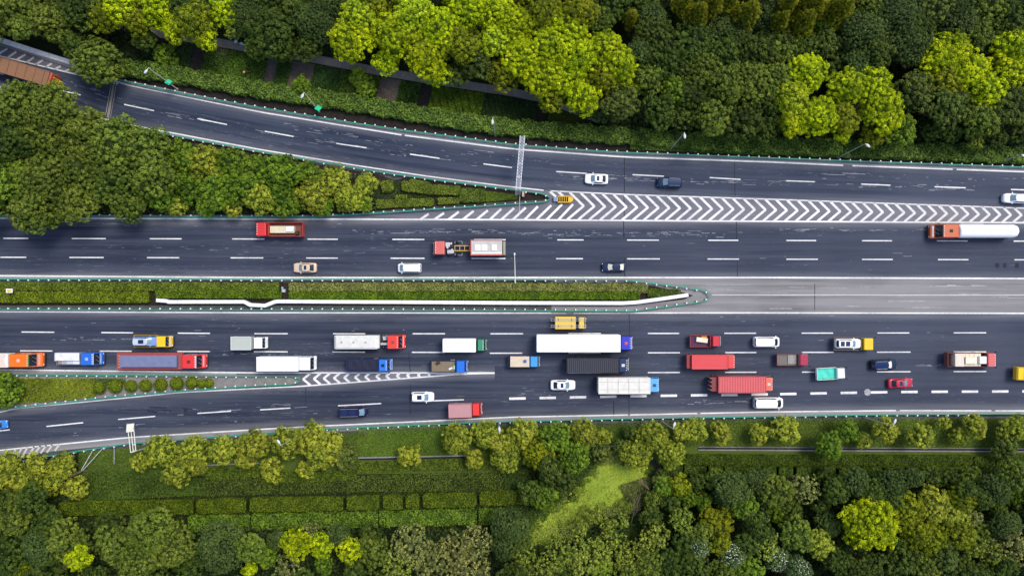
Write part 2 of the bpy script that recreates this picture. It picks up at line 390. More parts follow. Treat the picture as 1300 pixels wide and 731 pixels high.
dashes(rl, [(-90,556,-50,551.5),(-28,549.5,13,545),(59.5,540.8,106,536),(150.4,532,197.5,528),(251,524.3,293.6,521.4),(330.4,519.8,368.9,517.5),(429.4,514.6,484,511.8),(548.7,508.4,589,507)])
# chevrons of the upper gore
g1 = [o for o in SC.objects if o.name.startswith('gore_pavement')]
b = MB(); x = 741.0; k = 0
while x < 1640:
    yt = interp(ramp_s, x - 16) + 0.5; yb = interp(mainn_n, x - 18) - 0.5; ya = interp(ramp_s, x) * 0.5 + interp(mainn_n, x) * 0.5 - 0.3
    ua = (ya - yt) * 1.02; ub = (yb - ya) * 1.22
    w_ = 0.46
    if k > 0: stroke(b, [(x - ua, yt), (x, ya)], w_)
    else: stroke(b, [(x - ua, yt), (x, ya)], w_)
    stroke(b, [(x + 0.4, ya - 0.6), (x - ub, yb)], w_, ZM + 0.0025)
    x += 13.58 - 0.00012 * (x - 741); k += 1
for xa, ya, xb, yb in ((727.5,259.5,709,279),(713.5,259.5,694,279),(699.8,260.8,681,279),(682.8,262.3,666,279),(667.4,263.7,651,279),(652.5,264.5,636.5,279),(636.4,265.3,622,279),(619.3,267.2,605,279),(601.3,268,587.5,279),(582.5,269,569,279),(563.8,270.5,551,279),(544.3,271.6,533.5,279)):
    stroke(b, [(xa, ya), (xb, yb)], 0.46, ZM + 0.0025)
for xa, ya, xb, yb in ((708.5,243.5,716,250),(697,242.5,706,250),(697.2,242.6,698,243.2)):
    stroke(b, [(xa, ya), (xb, yb)], 0.46)
b.build('chevron_marking', M_LINE, g1[0])
# chevrons of the lower gore, pointing left
b = MB()
for ax in (250, 302, 350, 400, 450, 503, 553, 607, 655, 707, 757, 810, 862):
    x = 320 + ax / 3.848; yt = interp(mains_s_l, x + 8) + 0.6; yb = interp(low_n, x + 8) - 0.4; ya = (yt + yb) / 2
    h = ya - yt
    stroke(b, [(x + h * 1.2, yt), (x, ya)], 0.44); stroke(b, [(x - 0.2, ya - 0.5), (x + h * 1.25, yb)], 0.44, ZM + 0.0025)
b.build('chevron_marking', M_LINE, g1[1])
b = MB(); stroke(b, [(540, 473.2), (580, 474), (628, 473.3)], 0.3, ZM + 0.004); b.build('edge_line', M_LINE, rs2)
# hatching
hs = [o for o in SC.objects if o.name.startswith('hatched_shoulder')][0]
b = MB()
for x0, y0, x1, y1 in ((-8,268,38,240),(42,282,82,255),(85,293,127,268),(132,307,168,282),(175,318,212,296),(225,330,255,312),(270,340,298,325),(320,350,340,340),(365,362,383,352)):
    stroke(b, [(x0 / 3.848, y0 / 3.848), (x1 / 3.848, y1 / 3.848)], 0.4, ZM)
b.build('hatch_marking', M_LINE_D, hs)
b = MB(); stroke(b, [(-100, 44), (0, 71.5), (108, 97.5), (150, 107)], 0.24, ZM); b.build('edge_line', M_LINE, hs)
b = MB()
for x0, y0, x1, y1 in ((12,222,32,178),(45,215,70,173),(72,212,97,168),(98,208,122,165),(127,203,152,160),(152,195,180,157),(180,190,205,155),(208,187,232,153),(242,180,262,152)):
    stroke(b, [(x0 / 3.464, 520 + y0 / 3.464), (x1 / 3.464, 520 + y1 / 3.464)], 0.36, ZM)
b.build('hatch_marking', M_LINE_D, rl)
# joints and cracks, drawn with bitumen; patched manhole spot
b = MB()
for pts, wd in (([(792.5,198),(792.5,244)],.17),([(792,246),(792.5,279)],.14),([(791.5,281),(792,303)],.2),([(792.5,328),(792.8,352)],.2),([(932,206),(933,251)],.14),([(934.5,281),(934.8,303)],.17),([(935.6,330),(936,352)],.14),
                ([(798.5,398),(799.5,430)],.14),([(798,500),(798.5,526)],.14),([(779,508),(779,528)],.2),([(519,448),(521,473)],.16),([(521,487),(521,526)],.16),([(388.5,492),(388,520)],.16),([(1034,360),(1034,394)],.12)):
    stroke(b, pts, wd, ZM - 0.003)
cr = b.build('road_joint', M_CRACK, rn)
b = MB(); stroke(b, [(145.5, 104), (137, 150)], 1.15, ZM - 0.002); b.build('expansion_joint', M_CONC, ramp_rd)
b = MB(); stroke(b, [(147.5, 104), (139.5, 150)], 0.18, ZM + 0.001); stroke(b, [(143.5, 104), (135, 150)], 0.18, ZM + 0.001); b.build('joint_seal', M_CRACK, ramp_rd)
b = MB(); c = P(1101, 497.5)
b.poly([(c.x + 0.66 * math.cos(a * math.pi / 8), c.y + 0.66 * math.sin(a * math.pi / 8), ZM + 0.004) for a in range(16)]); b.build('concrete_patch', worn('patch_cement', (0.36, 0.36, 0.38), (0.12, 0.12, 0.14), 0.9), rs)
b = MB()                                                    # dark skid and tar marks
for x0, y0, x1, y1, wd in ((190,516.5,212,517.5,.3),(187,521,200,523,.35),(205,520,218,521.5,.25),(236,519,236.3,527,.6),(232,518,246,519.5,.25),(1263,337,1268,337,.9),(1273,337,1277,337,.9),(1288,337,1293,337,.9)):
    stroke(b, [(x0, y0), (x1, y1)], wd, ZM - 0.003)
b.build('tar_mark', M_CRACK, rl)

M_SCUFF = worn('scuffed_paint_dust', (0.26, 0.27, 0.30), (0.06, 0.065, 0.09), 0.9)
def scuffs(road, spots):
    b = MB(); rr = random.Random(5)
    for curve, off, x0, x1, n, spread in spots:
        for i in range(n):
            x = x0 + (x1 - x0) * rr.betavariate(1.3, 1.3); y = interp(curve, x) + off + rr.gauss(0, spread); L = min(40, rr.expovariate(1 / 5.0) + .8)
            sl_ = (interp(curve, x + 5) - interp(curve, x - 5)) / 10
            stroke(b, [(x, y), (x + L * .5, y + sl_ * L * .5 + rr.uniform(-.15, .15)), (x + L, y + sl_ * L + rr.uniform(-.2, .2))], rr.choice((.05, .07, .09, .13)), ZM - 0.004 + rr.uniform(0, .0015))
    b.build('road_scuff', M_SCUFF, road)['kind'] = 'stuff'
scuffs(rn, [(mainn_n, 15.5, 430, 940, 120, 1.2), (mainn_n, 10.5, 980, 1200, 40, 1.2), (mainn_n, 19, 640, 900, 30, 1.0), (mainn_n, 7, 60, 330, 24, 1.5), (mainn_n, 40, 100, 1200, 25, 12)])
scuffs(ramp_rd, [(ramp_s, -20, 700, 980, 90, 1.5), (ramp_s, -24, 150, 600, 70, 2.0), (ramp_n, 12, 330, 700, 60, 2.5), (ramp_n, 26, 960, 1240, 60, 2.5), (ramp_n, 12, 1000, 1300, 25, 2), (ramp_n, 22, 60, 160, 20, 3)])
scuffs(rs2, [(mains_n, 34, 60, 190, 22, 1.0), (mains_n, 52.5, 268, 420, 22, .7), (mains_n, 20, 60, 620, 14, 8)])
scuffs(rs, [(bot_s, -14, 860, 960, 22, 1.2), (bot_s, -30, 640, 720, 14, 3), (mains_n, 66, 1160, 1200, 16, 1), (mains_n, 20, 900, 1300, 14, 12)])
scuffs(rl, [(bot_s, -30, 200, 400, 20, 3), (bot_s, -14, 60, 400, 18, 2)])
mrr = random.Random(9)
b = MB()
for k in range(46):
    x = mrr.uniform(820, 1500); y = mrr.uniform(357, 393)
    stroke(b, [(x, y), (x + mrr.uniform(6, 60), y + mrr.uniform(-.3, .3))], mrr.uniform(.05, .22), ZM - .003 + mrr.uniform(0, .002))
b.build('pavement_streak', worn('pavement_dust', (0.36, 0.35, 0.35), (0.15, 0.15, 0.155), 0.9), mpav)['kind'] = 'stuff'
# ------------------------------------------------------------------ median, islands, verges, garden ground
GR_T = M_GRASS
mpoly = [(XL, 358.3)] + [(x, 358.6) for x in range(-400, 801, 50)] + [(830, 363), (868, 371.5), (880, 375), (868, 380), (800, 387.5)] + [(x, 387.5) for x in range(760, -401, -50)] + [(XL, 387)]
sheet('median_bed', mpoly, 0.16, M_SOIL_D, thick=0.14)
# kerb round the nose of the median
def kerb(name, pts, w=0.22, z=0.24, mat=None, close=False):
    b = MB(); q = [P(x, y) for x, y in pts]
    for a, c in zip(q[:-1], q[1:]):
        t = (c - a).normalized(); n = Vector((-t.y, t.x, 0)) * w / 2; e = t * w * 0.3
        b.slab([(v.x, v.y) for v in (a - n - e, c - n + e, c + n + e, a + n - e)], 0.02, z + random.uniform(0, 0.002))
    return tag(b.build(name, mat or M_CONC), kind='structure')
kerb('kerb', [(700, 354.6), (796, 354.9), (850, 361.2), (895, 367), (901.5, 372), (902, 379), (896, 383.5), (850, 390.6), (800, 396.3), (700, 396.8)], z=0.14)
sheet('island_bed', [(500, 229)] + [(x, interp(ramp_s, x) + 5) for x in range(520, 690, 20)] + [(697, 250), (690, 254)] + [(x, interp([(400, 273), (450, 270.5), (546, 262), (650, 256)], x)) for x in range(680, 380, -20)] + [(x, 273) for x in range(370, XL, -60)] + [(XL, 273)] + [(x, interp(ramp_s, x) + 7) for x in range(XL, 500, 30)], 0.15, M_SOIL_D, thick=0.13)
sheet('island_gutter', [(x, interp(ramp_s, x) + 3.5) for x in range(470, 691, 20)] + [(697, 248), (698, 251.5), (695, 255)] + [(x, interp([(400, 276), (450, 273.2), (546, 265), (690, 256)], x)) for x in range(690, 380, -20)], 0.142, M_GUT, thick=0.1)
sheet('island_pavement', [(x, interp(mains_s_l, x) + 3) for x in range(XL, 377, 30)] + [(381, 477.5), (382, 481.5), (380, 486)] + [(x, interp(low_n, x) - 3.5) for x in range(372, XL, -30)], 0.17, M_CONC, thick=0.1)
# verges
verge = [(x, interp(bot_s, x) + 9) for x in range(XL, XR, 40)] + [(XR, 640), (XL, 760)]
sheet('grass_verge', [(x, interp(bot_s, x) + 8.5) for x in range(100, 1701, 40)] + [(1700, 596), (900, 596), (100, 606)], 0.03, M_GRASS)
gut_n = [(x, interp(bot_s, x) + 7) for x in range(XL, 1701, 40)]; gut_s = [(x, interp(bot_s, x) + 13) for x in range(XL, 1701, 40)]
ribbon('drain_gutter', gut_n, gut_s, XL, 1700, 0.06, M_GUT, rows=1)
bank_n = [(XL, -125), (0, 43), (100, 78), (156, 95), (330, 128), (512, 158), (650, 175), (793, 187), (970, 195), (1300, 205), (XR, 219)]
bank_s = [(XL, -110), (0, 50), (100, 83), (156, 103), (330, 137.5), (512, 166), (650, 184), (793, 194), (970, 200.3), (1300, 213), (XR, 227)]
ribbon('soil_strip', bank_n, bank_s, 150, XR, 0.07, M_SOIL_D, (-4, 1), rows=1)
path_c = [(150, 33), (192, 41.6), (286, 56), (330, 64.5), (398, 75), (476, 90), (541, 101), (650, 117.5), (692, 126), (744, 146), (800, 165)]
ribbon('garden_path', path_c, path_c, 150, 760, 0.05, M_PATH, (-5.5, 5.2), rows=2)
hedge_c = [(150, 84), (234, 96.5), (330, 114), (450, 130), (580, 153), (650, 162), (796, 173), (970, 184), (1300, 197), (XR, 211)]
# drain channel of pale concrete slabs south of the road
b = MB()
for x0, y0, x1, y1 in ((255, 590, 330, 587), (455, 580.5, 600, 577.5), (650, 573, 700, 573), (770, 566, 800, 565), (886, 570.5, 1380, 573)):
    n = max(1, int((x1 - x0) / 45))
    for i in range(n):
        a = P(x0 + (x1 - x0) * i / n, y0 + (y1 - y0) * i / n); c = P(x0 + (x1 - x0) * (i + 1) / n - 0.6, y0 + (y1 - y0) * (i + 1) / n)
        b.slab([(a.x, a.y - 0.12), (c.x, c.y - 0.12), (c.x, c.y + 0.12), (a.x, a.y + 0.12)], 0.02, 0.3)
        if x0 > 800: b.slab([(a.x, a.y + 0.5), (c.x, c.y + 0.5), (c.x, c.y + 0.62), (a.x, a.y + 0.62)], 0.02, 0.28)
tag(b.build('drain_channel', M_CONC), kind='structure')
b = MB()
for x0, y0, x1, y1 in ((455, 582.8, 600, 579.8), (886, 568.6, 1380, 571)): stroke(b, [(x0, y0), (x1, y1)], 0.35, 0.05)
tag(b.build('drain_water', M_BLACK), kind='structure')
# terrace soil under the hedges
sheet('terrace_soil', [(60, 606), (300, 598), (620, 584), (690, 584), (690, 668), (60, 668)], 0.026, M_FLOOR)
sheet('terrace_soil', [(835, 579), (1700, 579), (1700, 612), (835, 612)], 0.02, M_SOIL_D)
# duckweed pond and stone path beside it
z7 = lambda pts: [(640 + x / 3.464, 520 + y / 3.464) for x, y in pts]
def rough(pts, amp=.8, n=5):
    out = []
    for i in range(len(pts)):
        a = pts[i]; c = pts[(i + 1) % len(pts)]
        for k in range(n): t = k / n; out.append((a[0] + (c[0] - a[0]) * t + random.uniform(-amp, amp), a[1] + (c[1] - a[1]) * t + random.uniform(-amp, amp)))
    return out
pond = z7([(440,190),(525,195),(590,235),(640,265),(640,320),(600,360),(560,400),(490,430),(420,445),(350,470),(260,530),(180,600),(100,640),(80,560),(120,520),(200,440),(290,395),(360,310),(400,240)])
sheet('pond', rough(pond), 0.06, M_ALGAE)
POND = pond
sheet('stone_path', rough(z7([(625,215),(665,215),(682,250),(672,330),(655,400),(560,450),(480,452),(360,490),(300,535),(250,560),(240,535),(340,468),(430,440),(500,425),(560,412),(620,370),(632,300)]), .7), 0.085, M_STONE, thick=0.05)

# ------------------------------------------------------------------ foliage engine
def leaf_mesh(name, Pn, N, Sz, tone, cores=None, aspect=0.6):
    n = len(Pn)
    N = N / np.maximum(np.linalg.norm(N, axis=1, keepdims=True), 1e-6)
    r = rng.normal(size=(n, 3)); t = np.cross(N, r); t /= np.maximum(np.linalg.norm(t, axis=1, keepdims=True), 1e-6)
    bt = np.cross(N, t)
    s = Sz[:, None]
    V = np.empty((n, 4, 3)); V[:, 0] = Pn - t * s; V[:, 1] = Pn + bt * s * aspect; V[:, 2] = Pn + t * s - N * s * 0.25; V[:, 3] = Pn - bt * s * aspect
    V = V.reshape(-1, 3); F = np.arange(n * 4).reshape(-1, 4)
    T = np.repeat(tone, 4)
    cv, cf = [], []
    if cores:
        base = len(V)
        for c, rad in cores:
            bm = bmesh.new(); bmesh.ops.create_icosphere(bm, subdivisions=2, radius=1.0)
            vv = np.array([v.co[:] for v in bm.verts]); ff = [[v.index for v in f.verts] for f in bm.faces]; bm.free()
            vv = vv * (1 + rng.uniform(-.12, .12, (len(vv), 1)))
            cf += [[i + base for i in f] for f in ff]; base += len(vv); cv.append(vv * np.array(rad) + np.array(c))
    me = bpy.data.meshes.new(name)
    allv = np.vstack([V] + cv) if cv else V
    nt_ = len(cf)
    me.vertices.add(len(allv)); me.vertices.foreach_set('co', allv.astype(np.float32).ravel())
    me.loops.add(len(F) * 4 + nt_ * 3); me.polygons.add(len(F) + nt_)
    li = np.concatenate([F.ravel(), np.array(cf, int).ravel()]) if nt_ else F.ravel()
    me.loops.foreach_set('vertex_index', li.astype(np.int32))
    st = np.concatenate([np.arange(len(F)) * 4, len(F) * 4 + np.arange(nt_) * 3])
    me.polygons.foreach_set('loop_start', st.astype(np.int32))
    me.update(calc_edges=True)
    T = np.concatenate([T, np.full(len(allv) - len(T), 0.0)])  # cores take the darkest tone: shade between clumps painted in
    at = me.attributes.new('tone', 'FLOAT', 'POINT'); at.data.foreach_set('value', T.astype(np.float32))
    me.materials.append(LEAF)
    return me
def fib(n, zmin=-1.0):
    i = np.arange(n) + 0.5; z = 1 - (1 - zmin) * i / n; r = np.sqrt(1 - z * z); a = i * 2.399963 + rng.uniform(0, 6.28)
    return np.stack([r * np.cos(a), r * np.sin(a), z], 1)
KP = {  # clump radius, leaves per clump, leaf size, coverage, tone spread, aspect
    'clumpy': dict(rc=0.50, lp=42, ls=0.12, cov=1.0, ts=0.36, lobe=0.42, asp=0.6, gap=0.16),
    'broad': dict(rc=0.46, lp=36, ls=0.14, cov=1.05, ts=0.32, lobe=0.42, asp=0.6, gap=0.2),
    'fine': dict(rc=0.26, lp=11, ls=0.13, cov=1.5, ts=0.30, lobe=0.5, asp=0.5, gap=0.14),
    'loose': dict(rc=0.42, lp=17, ls=0.13, cov=1.0, ts=0.35, lobe=0.42, asp=0.45, gap=0.42),
    'conifer': dict(rc=0.34, lp=20, ls=0.14, cov=1.5, ts=0.3, lobe=0.5, asp=0.3, gap=0.1),
}
def crown_mesh(kind, R, seed):
    """crown centred on z=0 (its widest level), radius R"""
    global rng
    keep = rng; rng = np.random.default_rng(seed * 77 + int(R * 10) + len(kind))
    k = KP[kind]; lobes = []
    if kind == 'conifer':
        nl = int(12 + R * 3)
        for i in range(nl):
            t = (i + 0.5) / nl; a = i * 2.4 + rng.uniform(-.3, .3); d = R * (1 - t) * 0.72
            lobes.append(((d * math.cos(a), d * math.sin(a), -R * 0.6 + t * R * 2.1), R * (0.42 - 0.18 * t)))
    else:
        nl = max(5, int(5 + R * (2.0 if kind == 'clumpy' else 1.5)))
        for i in range(nl):
            a = i * 6.283 / nl + rng.uniform(-.35, .35); d = R * rng.uniform(0.45, 0.66)
            lobes.append(((d * math.cos(a), d * math.sin(a), R * rng.uniform(-.22, .25)), R * k['lobe'] * rng.uniform(0.72, 1.05)))
        for i in range(max(2, (nl * 3 // 4) if kind == 'clumpy' else nl // 2)):
            a = i * 2.4 + rng.uniform(-.5, .5); d = R * rng.uniform(0.05, 0.42)
            lobes.append(((d * math.cos(a), d * math.sin(a), R * rng.uniform(.25, .5)), R * k['lobe'] * rng.uniform(0.7, 1.0)))
    LC = np.array([l[0] for l in lobes]); LR = np.array([l[1] for l in lobes])
    CC = []; CR = []; CT = []; CN = []
    for (c, r), li in zip(lobes, range(len(lobes))):
        n = int(2 * math.pi * r * r * 1.45 / (math.pi * k['rc'] ** 2) * k['cov']) + 4
        dr = fib(n, -0.45); dr += rng.normal(scale=0.10, size=dr.shape); dr /= np.linalg.norm(dr, axis=1, keepdims=True)
        pts = np.array(c) + dr * r * rng.uniform(0.78, 1.16, (n, 1))
        dist = np.linalg.norm(pts[:, None, :] - LC[None], axis=2) / LR[None]
        dist[:, li] = 9
        ok = (dist.min(1) > 0.8) & (rng.random(n) > k['gap'])
        lt = rng.uniform(-.18, .16)
        CC.append(pts[ok]); CN.append(dr[ok]); m = ok.sum()
        CR.append(k['rc'] * rng.uniform(0.6, 1.25, m)); CT.append(0.5 + lt + rng.normal(scale=k['ts'] * 0.45, size=m))
    CC = np.vstack(CC); CN = np.vstack(CN); CR = np.concatenate(CR); CT = np.concatenate(CT)
    m = len(CC); lp = k['lp']
    idx = np.repeat(np.arange(m), lp); n = len(idx)
    dd = rng.normal(size=(n, 3)) + CN[idx] * 0.9 + np.array([0, 0, 0.5]); dd /= np.linalg.norm(dd, axis=1, keepdims=True)
    sq = np.array([1, 1, 1.0])
    Pn = CC[idx] + dd * sq * (CR[idx] * rng.uniform(0.72, 1.06, n))[:, None]
    Nn = dd + rng.normal(scale=0.28, size=(n, 3)) + np.array([0, 0, 0.1])
    tone = CT[idx] + rng.normal(scale=k['ts'] * 0.5, size=n)
    cores = [(l[0], (l[1] * 0.66,) * 3) for l in lobes] if k['gap'] < 0.3 else [(l[0], (l[1] * 0.5,) * 3) for l in lobes[::2]]
    me = leaf_mesh('crown', Pn, Nn, k['ls'] * rng.uniform(0.7, 1.35, n), np.clip(tone, 0, 1), cores, k['asp'])
    rng = keep
    return me
_cm = {}
SIZES = [1.3, 2.0, 3.0, 4.2, 5.8]
def get_crown(kind, R):
    sz = min(SIZES, key=lambda s: abs(math.log(s / R))); v = random.randint(0, 2 if sz < 5 else 1)
    if (kind, sz, v) not in _cm: _cm[(kind, sz, v)] = crown_mesh(kind, sz, v + 1)
    return _cm[(kind, sz, v)], sz
def trunk_mesh(seed, bare=False):
    """unit trunk: height 1 to the crown middle; x,y in units of crown radius"""
    r = random.Random(seed); b = MB()
    def limb(p, d, L, rad, lv):
        q = p + d * L; b.tube(p, q, rad, rad * 0.62, 7)
        if lv > 0:
            for i in range(3 if lv > 1 else 2):
                nd = (d + Vector((r.uniform(-1, 1), r.uniform(-1, 1), r.uniform(-.1, .5))) * 0.75).normalized()
                limb(p.lerp(q, r.uniform(.6, 1)), nd, L * r.uniform(.55, .8), rad * 0.55, lv - 1)
    limb(Vector((0, 0, -0.05)), Vector((r.uniform(-.05, .05), r.uniform(-.05, .05), 1)).normalized(), 0.62, 0.075, 3 if bare else 2)
    me = b.build('trunk', M_TWIG if bare else M_BARK)
    m = me.data; bpy.data.objects.remove(me); return m
TRUNKS = [trunk_mesh(i) for i in range(4)]
BARES = [trunk_mesh(20 + i, True) for i in range(3)]
COLR = {
    'A': (0.345, 0.42, 0.004), 'Y': (0.345, 0.43, 0.012), 'M': (0.175, 0.20, 0.006), 'B': (0.265, 0.295, 0.026), 'G': (0.125, 0.20, 0.014),
    'C': (0.125, 0.168, 0.020), 'D': (0.060, 0.092, 0.012), 'E': (0.066, 0.102, 0.022), 'F': (0.185, 0.19, 0.008), 'W': (0.26, 0.27, 0.07), 'L': (0.235, 0.285, 0.035), 'O': (0.09, 0.122, 0.02), 'H': (0.08, 0.13, 0.006), 'X': (0.10, 0.155, 0.04)}
CNAME = {'A': 'bright yellow-green', 'Y': 'pale lemon-green', 'M': 'moss green', 'B': 'soft yellow-green', 'G': 'fresh green', 'C': 'mid-green', 'D': 'dark green', 'E': 'blue-green',
         'F': 'golden olive', 'W': 'pale grey-green', 'L': 'loose light green', 'O': 'brownish olive', 'X': 'white-flowering', 'H': 'rounded olive-green'}
CK = {'A': 'clumpy', 'Y': 'clumpy', 'M': 'clumpy', 'B': 'clumpy', 'G': 'broad', 'C': 'broad', 'D': 'broad', 'E': 'fine', 'F': 'conifer', 'W': 'loose', 'L': 'loose', 'O': 'broad', 'X': 'fine', 'H': 'broad'}
TREES = []
def tree(px, py, r, c, h, zone, kind=None):
    rm0 = r * S
    zc = max(h - rm0 * 0.55, h * 0.45)
    rm = rm0 * (CAMH - zc) / CAMH
    if h < 3.2: nm = 'shrub'
    elif c == 'F': nm = 'conifer_tree'
    elif c in 'WL': nm = 'feathery_tree'
    else: nm = 'broadleaf_tree'
    p = P(px, py, zc)
    root = empty(nm, (p.x, p.y, 0), random.uniform(0, 6.28))
    me, sz = get_crown(kind or CK[c], rm)
    cr = link_mesh('crown', me, root); cr.location = (0, 0, zc)
    k = rm / sz * 1.04; cr.scale = (k * random.uniform(.94, 1.08), k * random.uniform(.94, 1.08), k * (0.9 if c != 'F' else 1.1))
    base = COLR[c]; j = random.uniform(0.86, 1.16); hj = random.uniform(.92, 1.03)
    cr.color = (base[0] * j * hj, base[1] * j, base[2] * j, 1)
    tk = link_mesh('trunk', random.choice(TRUNKS), root); tk.scale = (max(rm, 1.5) * 0.9, max(rm, 1.5) * 0.9, zc * 1.25)
    TREES.append((root, px, py, r, c, zone, nm))
    return root
def scatter(name, pts, n, h, ls, col, kind='stuff', z0=0.1, rows=None, clump=1.2, asp=0.6, label=None):
    """low foliage filling a pixel polygon, one object"""
    q = np.array([[*P(x, y, h[1] / 2)[:2]] for x, y in pts])
    lo = q.min(0); hi = q.max(0); out = []
    tot = 0
    while tot < n:
        c = rng.uniform(lo, hi, (n * 2, 2)); x, y = c[:, 0], c[:, 1]; ins = np.zeros(len(c), bool)
        for i in range(len(q)):
            x0, y0 = q[i - 1]; x1, y1 = q[i]
            cond = ((y0 > y) != (y1 > y)) & (x < (x1 - x0) * (y - y0) / (y1 - y0 + 1e-9) + x0)
            ins ^= cond
        c = c[ins]; out.append(c); tot += len(c)
        if len(c) == 0: break
    c = np.vstack(out)[:n]; m = len(c)
    def vn(c, s, sd):
        a = np.sin(c[:, 0] / s * 1.7 + sd) + np.sin(c[:, 1] / s * 2.1 + sd * 2) + np.sin((c[:, 0] + c[:, 1]) / s * 1.3 + sd * 3) + np.sin((c[:, 0] - 1.4 * c[:, 1]) / s * 2.6 + sd * 5)
        return a / 4
    hgt = h[0] + (h[1] - h[0]) * np.clip(0.5 + 0.6 * vn(c, clump, 1.3) + rng.uniform(-.15, .15, m), 0, 1)
    if rows:
        ph = (c @ np.array(rows[0])) / rows[1] * 2 * math.pi
        hgt = hgt * (0.15 + 0.85 * (np.sin(ph) > -0.35))
    z = z0 + hgt * np.where(rng.random(m) < 0.75, 1, rng.random(m))
    Pn = np.column_stack([c, z]); Nn = np.column_stack([rng.normal(scale=.6, size=(m, 2)), np.ones(m)])
    tone = np.clip(0.5 + 0.25 * vn(c, clump * 4, 4.1) + rng.normal(scale=.2, size=m), 0, 1)
    me = leaf_mesh(name, Pn, Nn, ls * rng.uniform(.7, 1.4, m), tone, None, asp)
    o = link_mesh(name, me); o.color = (*col, 1)
    if kind: o['kind'] = kind
    tag(o, label, None)
    if label: o['category'] = name.replace('_', ' ')
    return o
def hedge(pts, wid, h, col, label, ls=0.12, dens=55, wob=0.15, group=None, name='hedge', cat='hedge', z0=0.1, taper=True, loose=0.0, nsc=1.0):
    """clipped hedge along a pixel polyline; width and height in metres"""
    q = [P(x, y, h * 0.8) for x, y in pts]
    seg = [(b_ - a_).length for a_, b_ in zip(q[:-1], q[1:])]; L = sum(seg)
    n = int(L * (wid + 2 * h * 0.8) * dens)
    u = rng.uniform(0, L, n); cum = np.concatenate([[0], np.cumsum(seg)])
    i = np.clip(np.searchsorted(cum, u) - 1, 0, len(seg) - 1)
    Q = np.array([[v.x, v.y] for v in q]); D = (Q[1:] - Q[:-1]) / np.maximum(np.array(seg)[:, None], 1e-6)
    c = Q[i] + D[i] * (u - cum[i])[:, None]; nr = np.column_stack([-D[i][:, 1], D[i][:, 0]])
    per = rng.uniform(-(wid / 2 + h * 0.8), wid / 2 + h * 0.8, n)
    top = np.abs(per) < wid / 2
    wv = 1 + wob * (np.sin(u * 1.1 / nsc + 1) * 0.5 + np.sin(u * 2.7 / nsc + per * 1.3) * 0.3 + np.sin(u * 5.3 / nsc) * 0.2)
    lat = np.where(top, per, np.sign(per) * wid / 2) * wv
    z = np.where(top, h, h - (np.abs(per) - wid / 2)) * (1 + wob * 0.6 * np.sin(u * 1.7 / nsc + per * 2)) + rng.normal(scale=0.05 + loose * h, size=n)
    lat = lat + rng.normal(scale=0.05 + loose * 0.3, size=n)
    edgef = np.clip((np.minimum(u, L - u)) / max(wid * 0.35, 0.1), 0, 1)
    if taper: lat = lat * (0.75 + 0.25 * np.sqrt(edgef))
    Pn = np.column_stack([c + nr * lat[:, None], z0 + np.maximum(z, 0.05)])
    Nn = np.column_stack([nr * (np.where(top, 0, np.sign(per)))[:, None], np.where(top, 1, 0.35)]) + rng.normal(scale=.45, size=(n, 3))
    tone = np.clip(0.5 + 0.12 * np.sin(u * 0.9 + per) + 0.1 * np.sin(u * 3.1 - per * 2) + rng.normal(scale=.2, size=n), 0, 1)
    me = leaf_mesh(name, Pn, Nn, ls * rng.uniform(.7, 1.4, n), tone)
    # solid inside
    bm = bmesh.new(); bm.from_mesh(me)
    nv = len(bm.verts)
    for k in range(len(seg)):
        a = Vector((*Q[k], 0)); e = Vector((*Q[k + 1], 0)); nn_ = Vector((-D[k][1], D[k][0], 0)) * wid * 0.43
        mb = MB(); mb.bm.free(); mb.bm = bm; mb.slab([(v.x, v.y) for v in (a - nn_, e - nn_, e + nn_, a + nn_)], 0.02, z0 + h * 0.88 - 0.002 * k)
    bm.to_mesh(me); bm.free()
    o = link_mesh(name, me); o.color = (*col, 1)
    return tag(o, label, cat, group)

# ------------------------------------------------------------------ trees: (x, y, radius) in the photo, colour, height in metres, where
def trees(zone, h, rows_):
    for t in rows_: tree(t[0], t[1], t[2], t[3], t[4] if len(t) > 4 else h + random.uniform(-.8, .8), zone)
trees('in the top-left woods', 9.5, [
 (18,14,30,'C'),(66,30,26,'C'),(104,12,24,'D'),(28,34,16,'C',8),(95,60,18,'D',7),(130,22,20,'M'),(152,10,22,'A'),(176,30,17,'M'),(205,14,24,'A'),(185,50,14,'D',6),(222,36,16,'A',8),(246,28,24,'M'),(262,48,14,'A',8),(290,12,22,'A'),(300,32,16,'C',7),(235,5,18,'D'),(-25,30,30,'D'),(-30,-10,30,'C'),(70,-15,26,'C'),(150,-20,26,'M')])
trees('overhanging the ramp joint', 8.5, [(128,79,29,'C')])
trees('over the garden path', 9.5, [
 (318,20,26,'E'),(346,40,30,'D'),(330,60,18,'C',7),(376,14,28,'D'),(402,28,26,'E'),(392,58,20,'D',7),(362,64,16,'D',6),(420,5,18,'E'),(330,-15,30,'D'),(400,-20,26,'D')])
trees('in the bright top grove', 11, [
 (447,55,27,'A'),(455,22,22,'Y'),(478,40,20,'A',9),(500,46,28,'A'),(490,78,15,'A',8),(524,18,26,'Y'),(540,74,26,'A'),(560,40,28,'A'),(478,8,20,'M'),(556,92,16,'A',8),(592,18,28,'A'),(585,58,22,'M'),(606,80,24,'O',9),(580,95,14,'O',7),(632,14,26,'A'),(628,52,22,'Y'),(640,95,20,'M',9),(655,34,28,'A'),(662,74,26,'A'),(690,22,26,'M'),(690,96,26,'A'),(700,62,28,'A'),(718,40,28,'A'),(722,96,26,'A'),(740,124,22,'A'),(738,72,24,'A'),(768,62,20,'A'),(786,84,22,'A'),(806,110,10,'A',7),(735,14,22,'M'),(700,128,16,'M',8),(765,100,20,'M'),(500,-18,28,'M'),(580,-18,28,'A'),(660,-16,28,'M')])
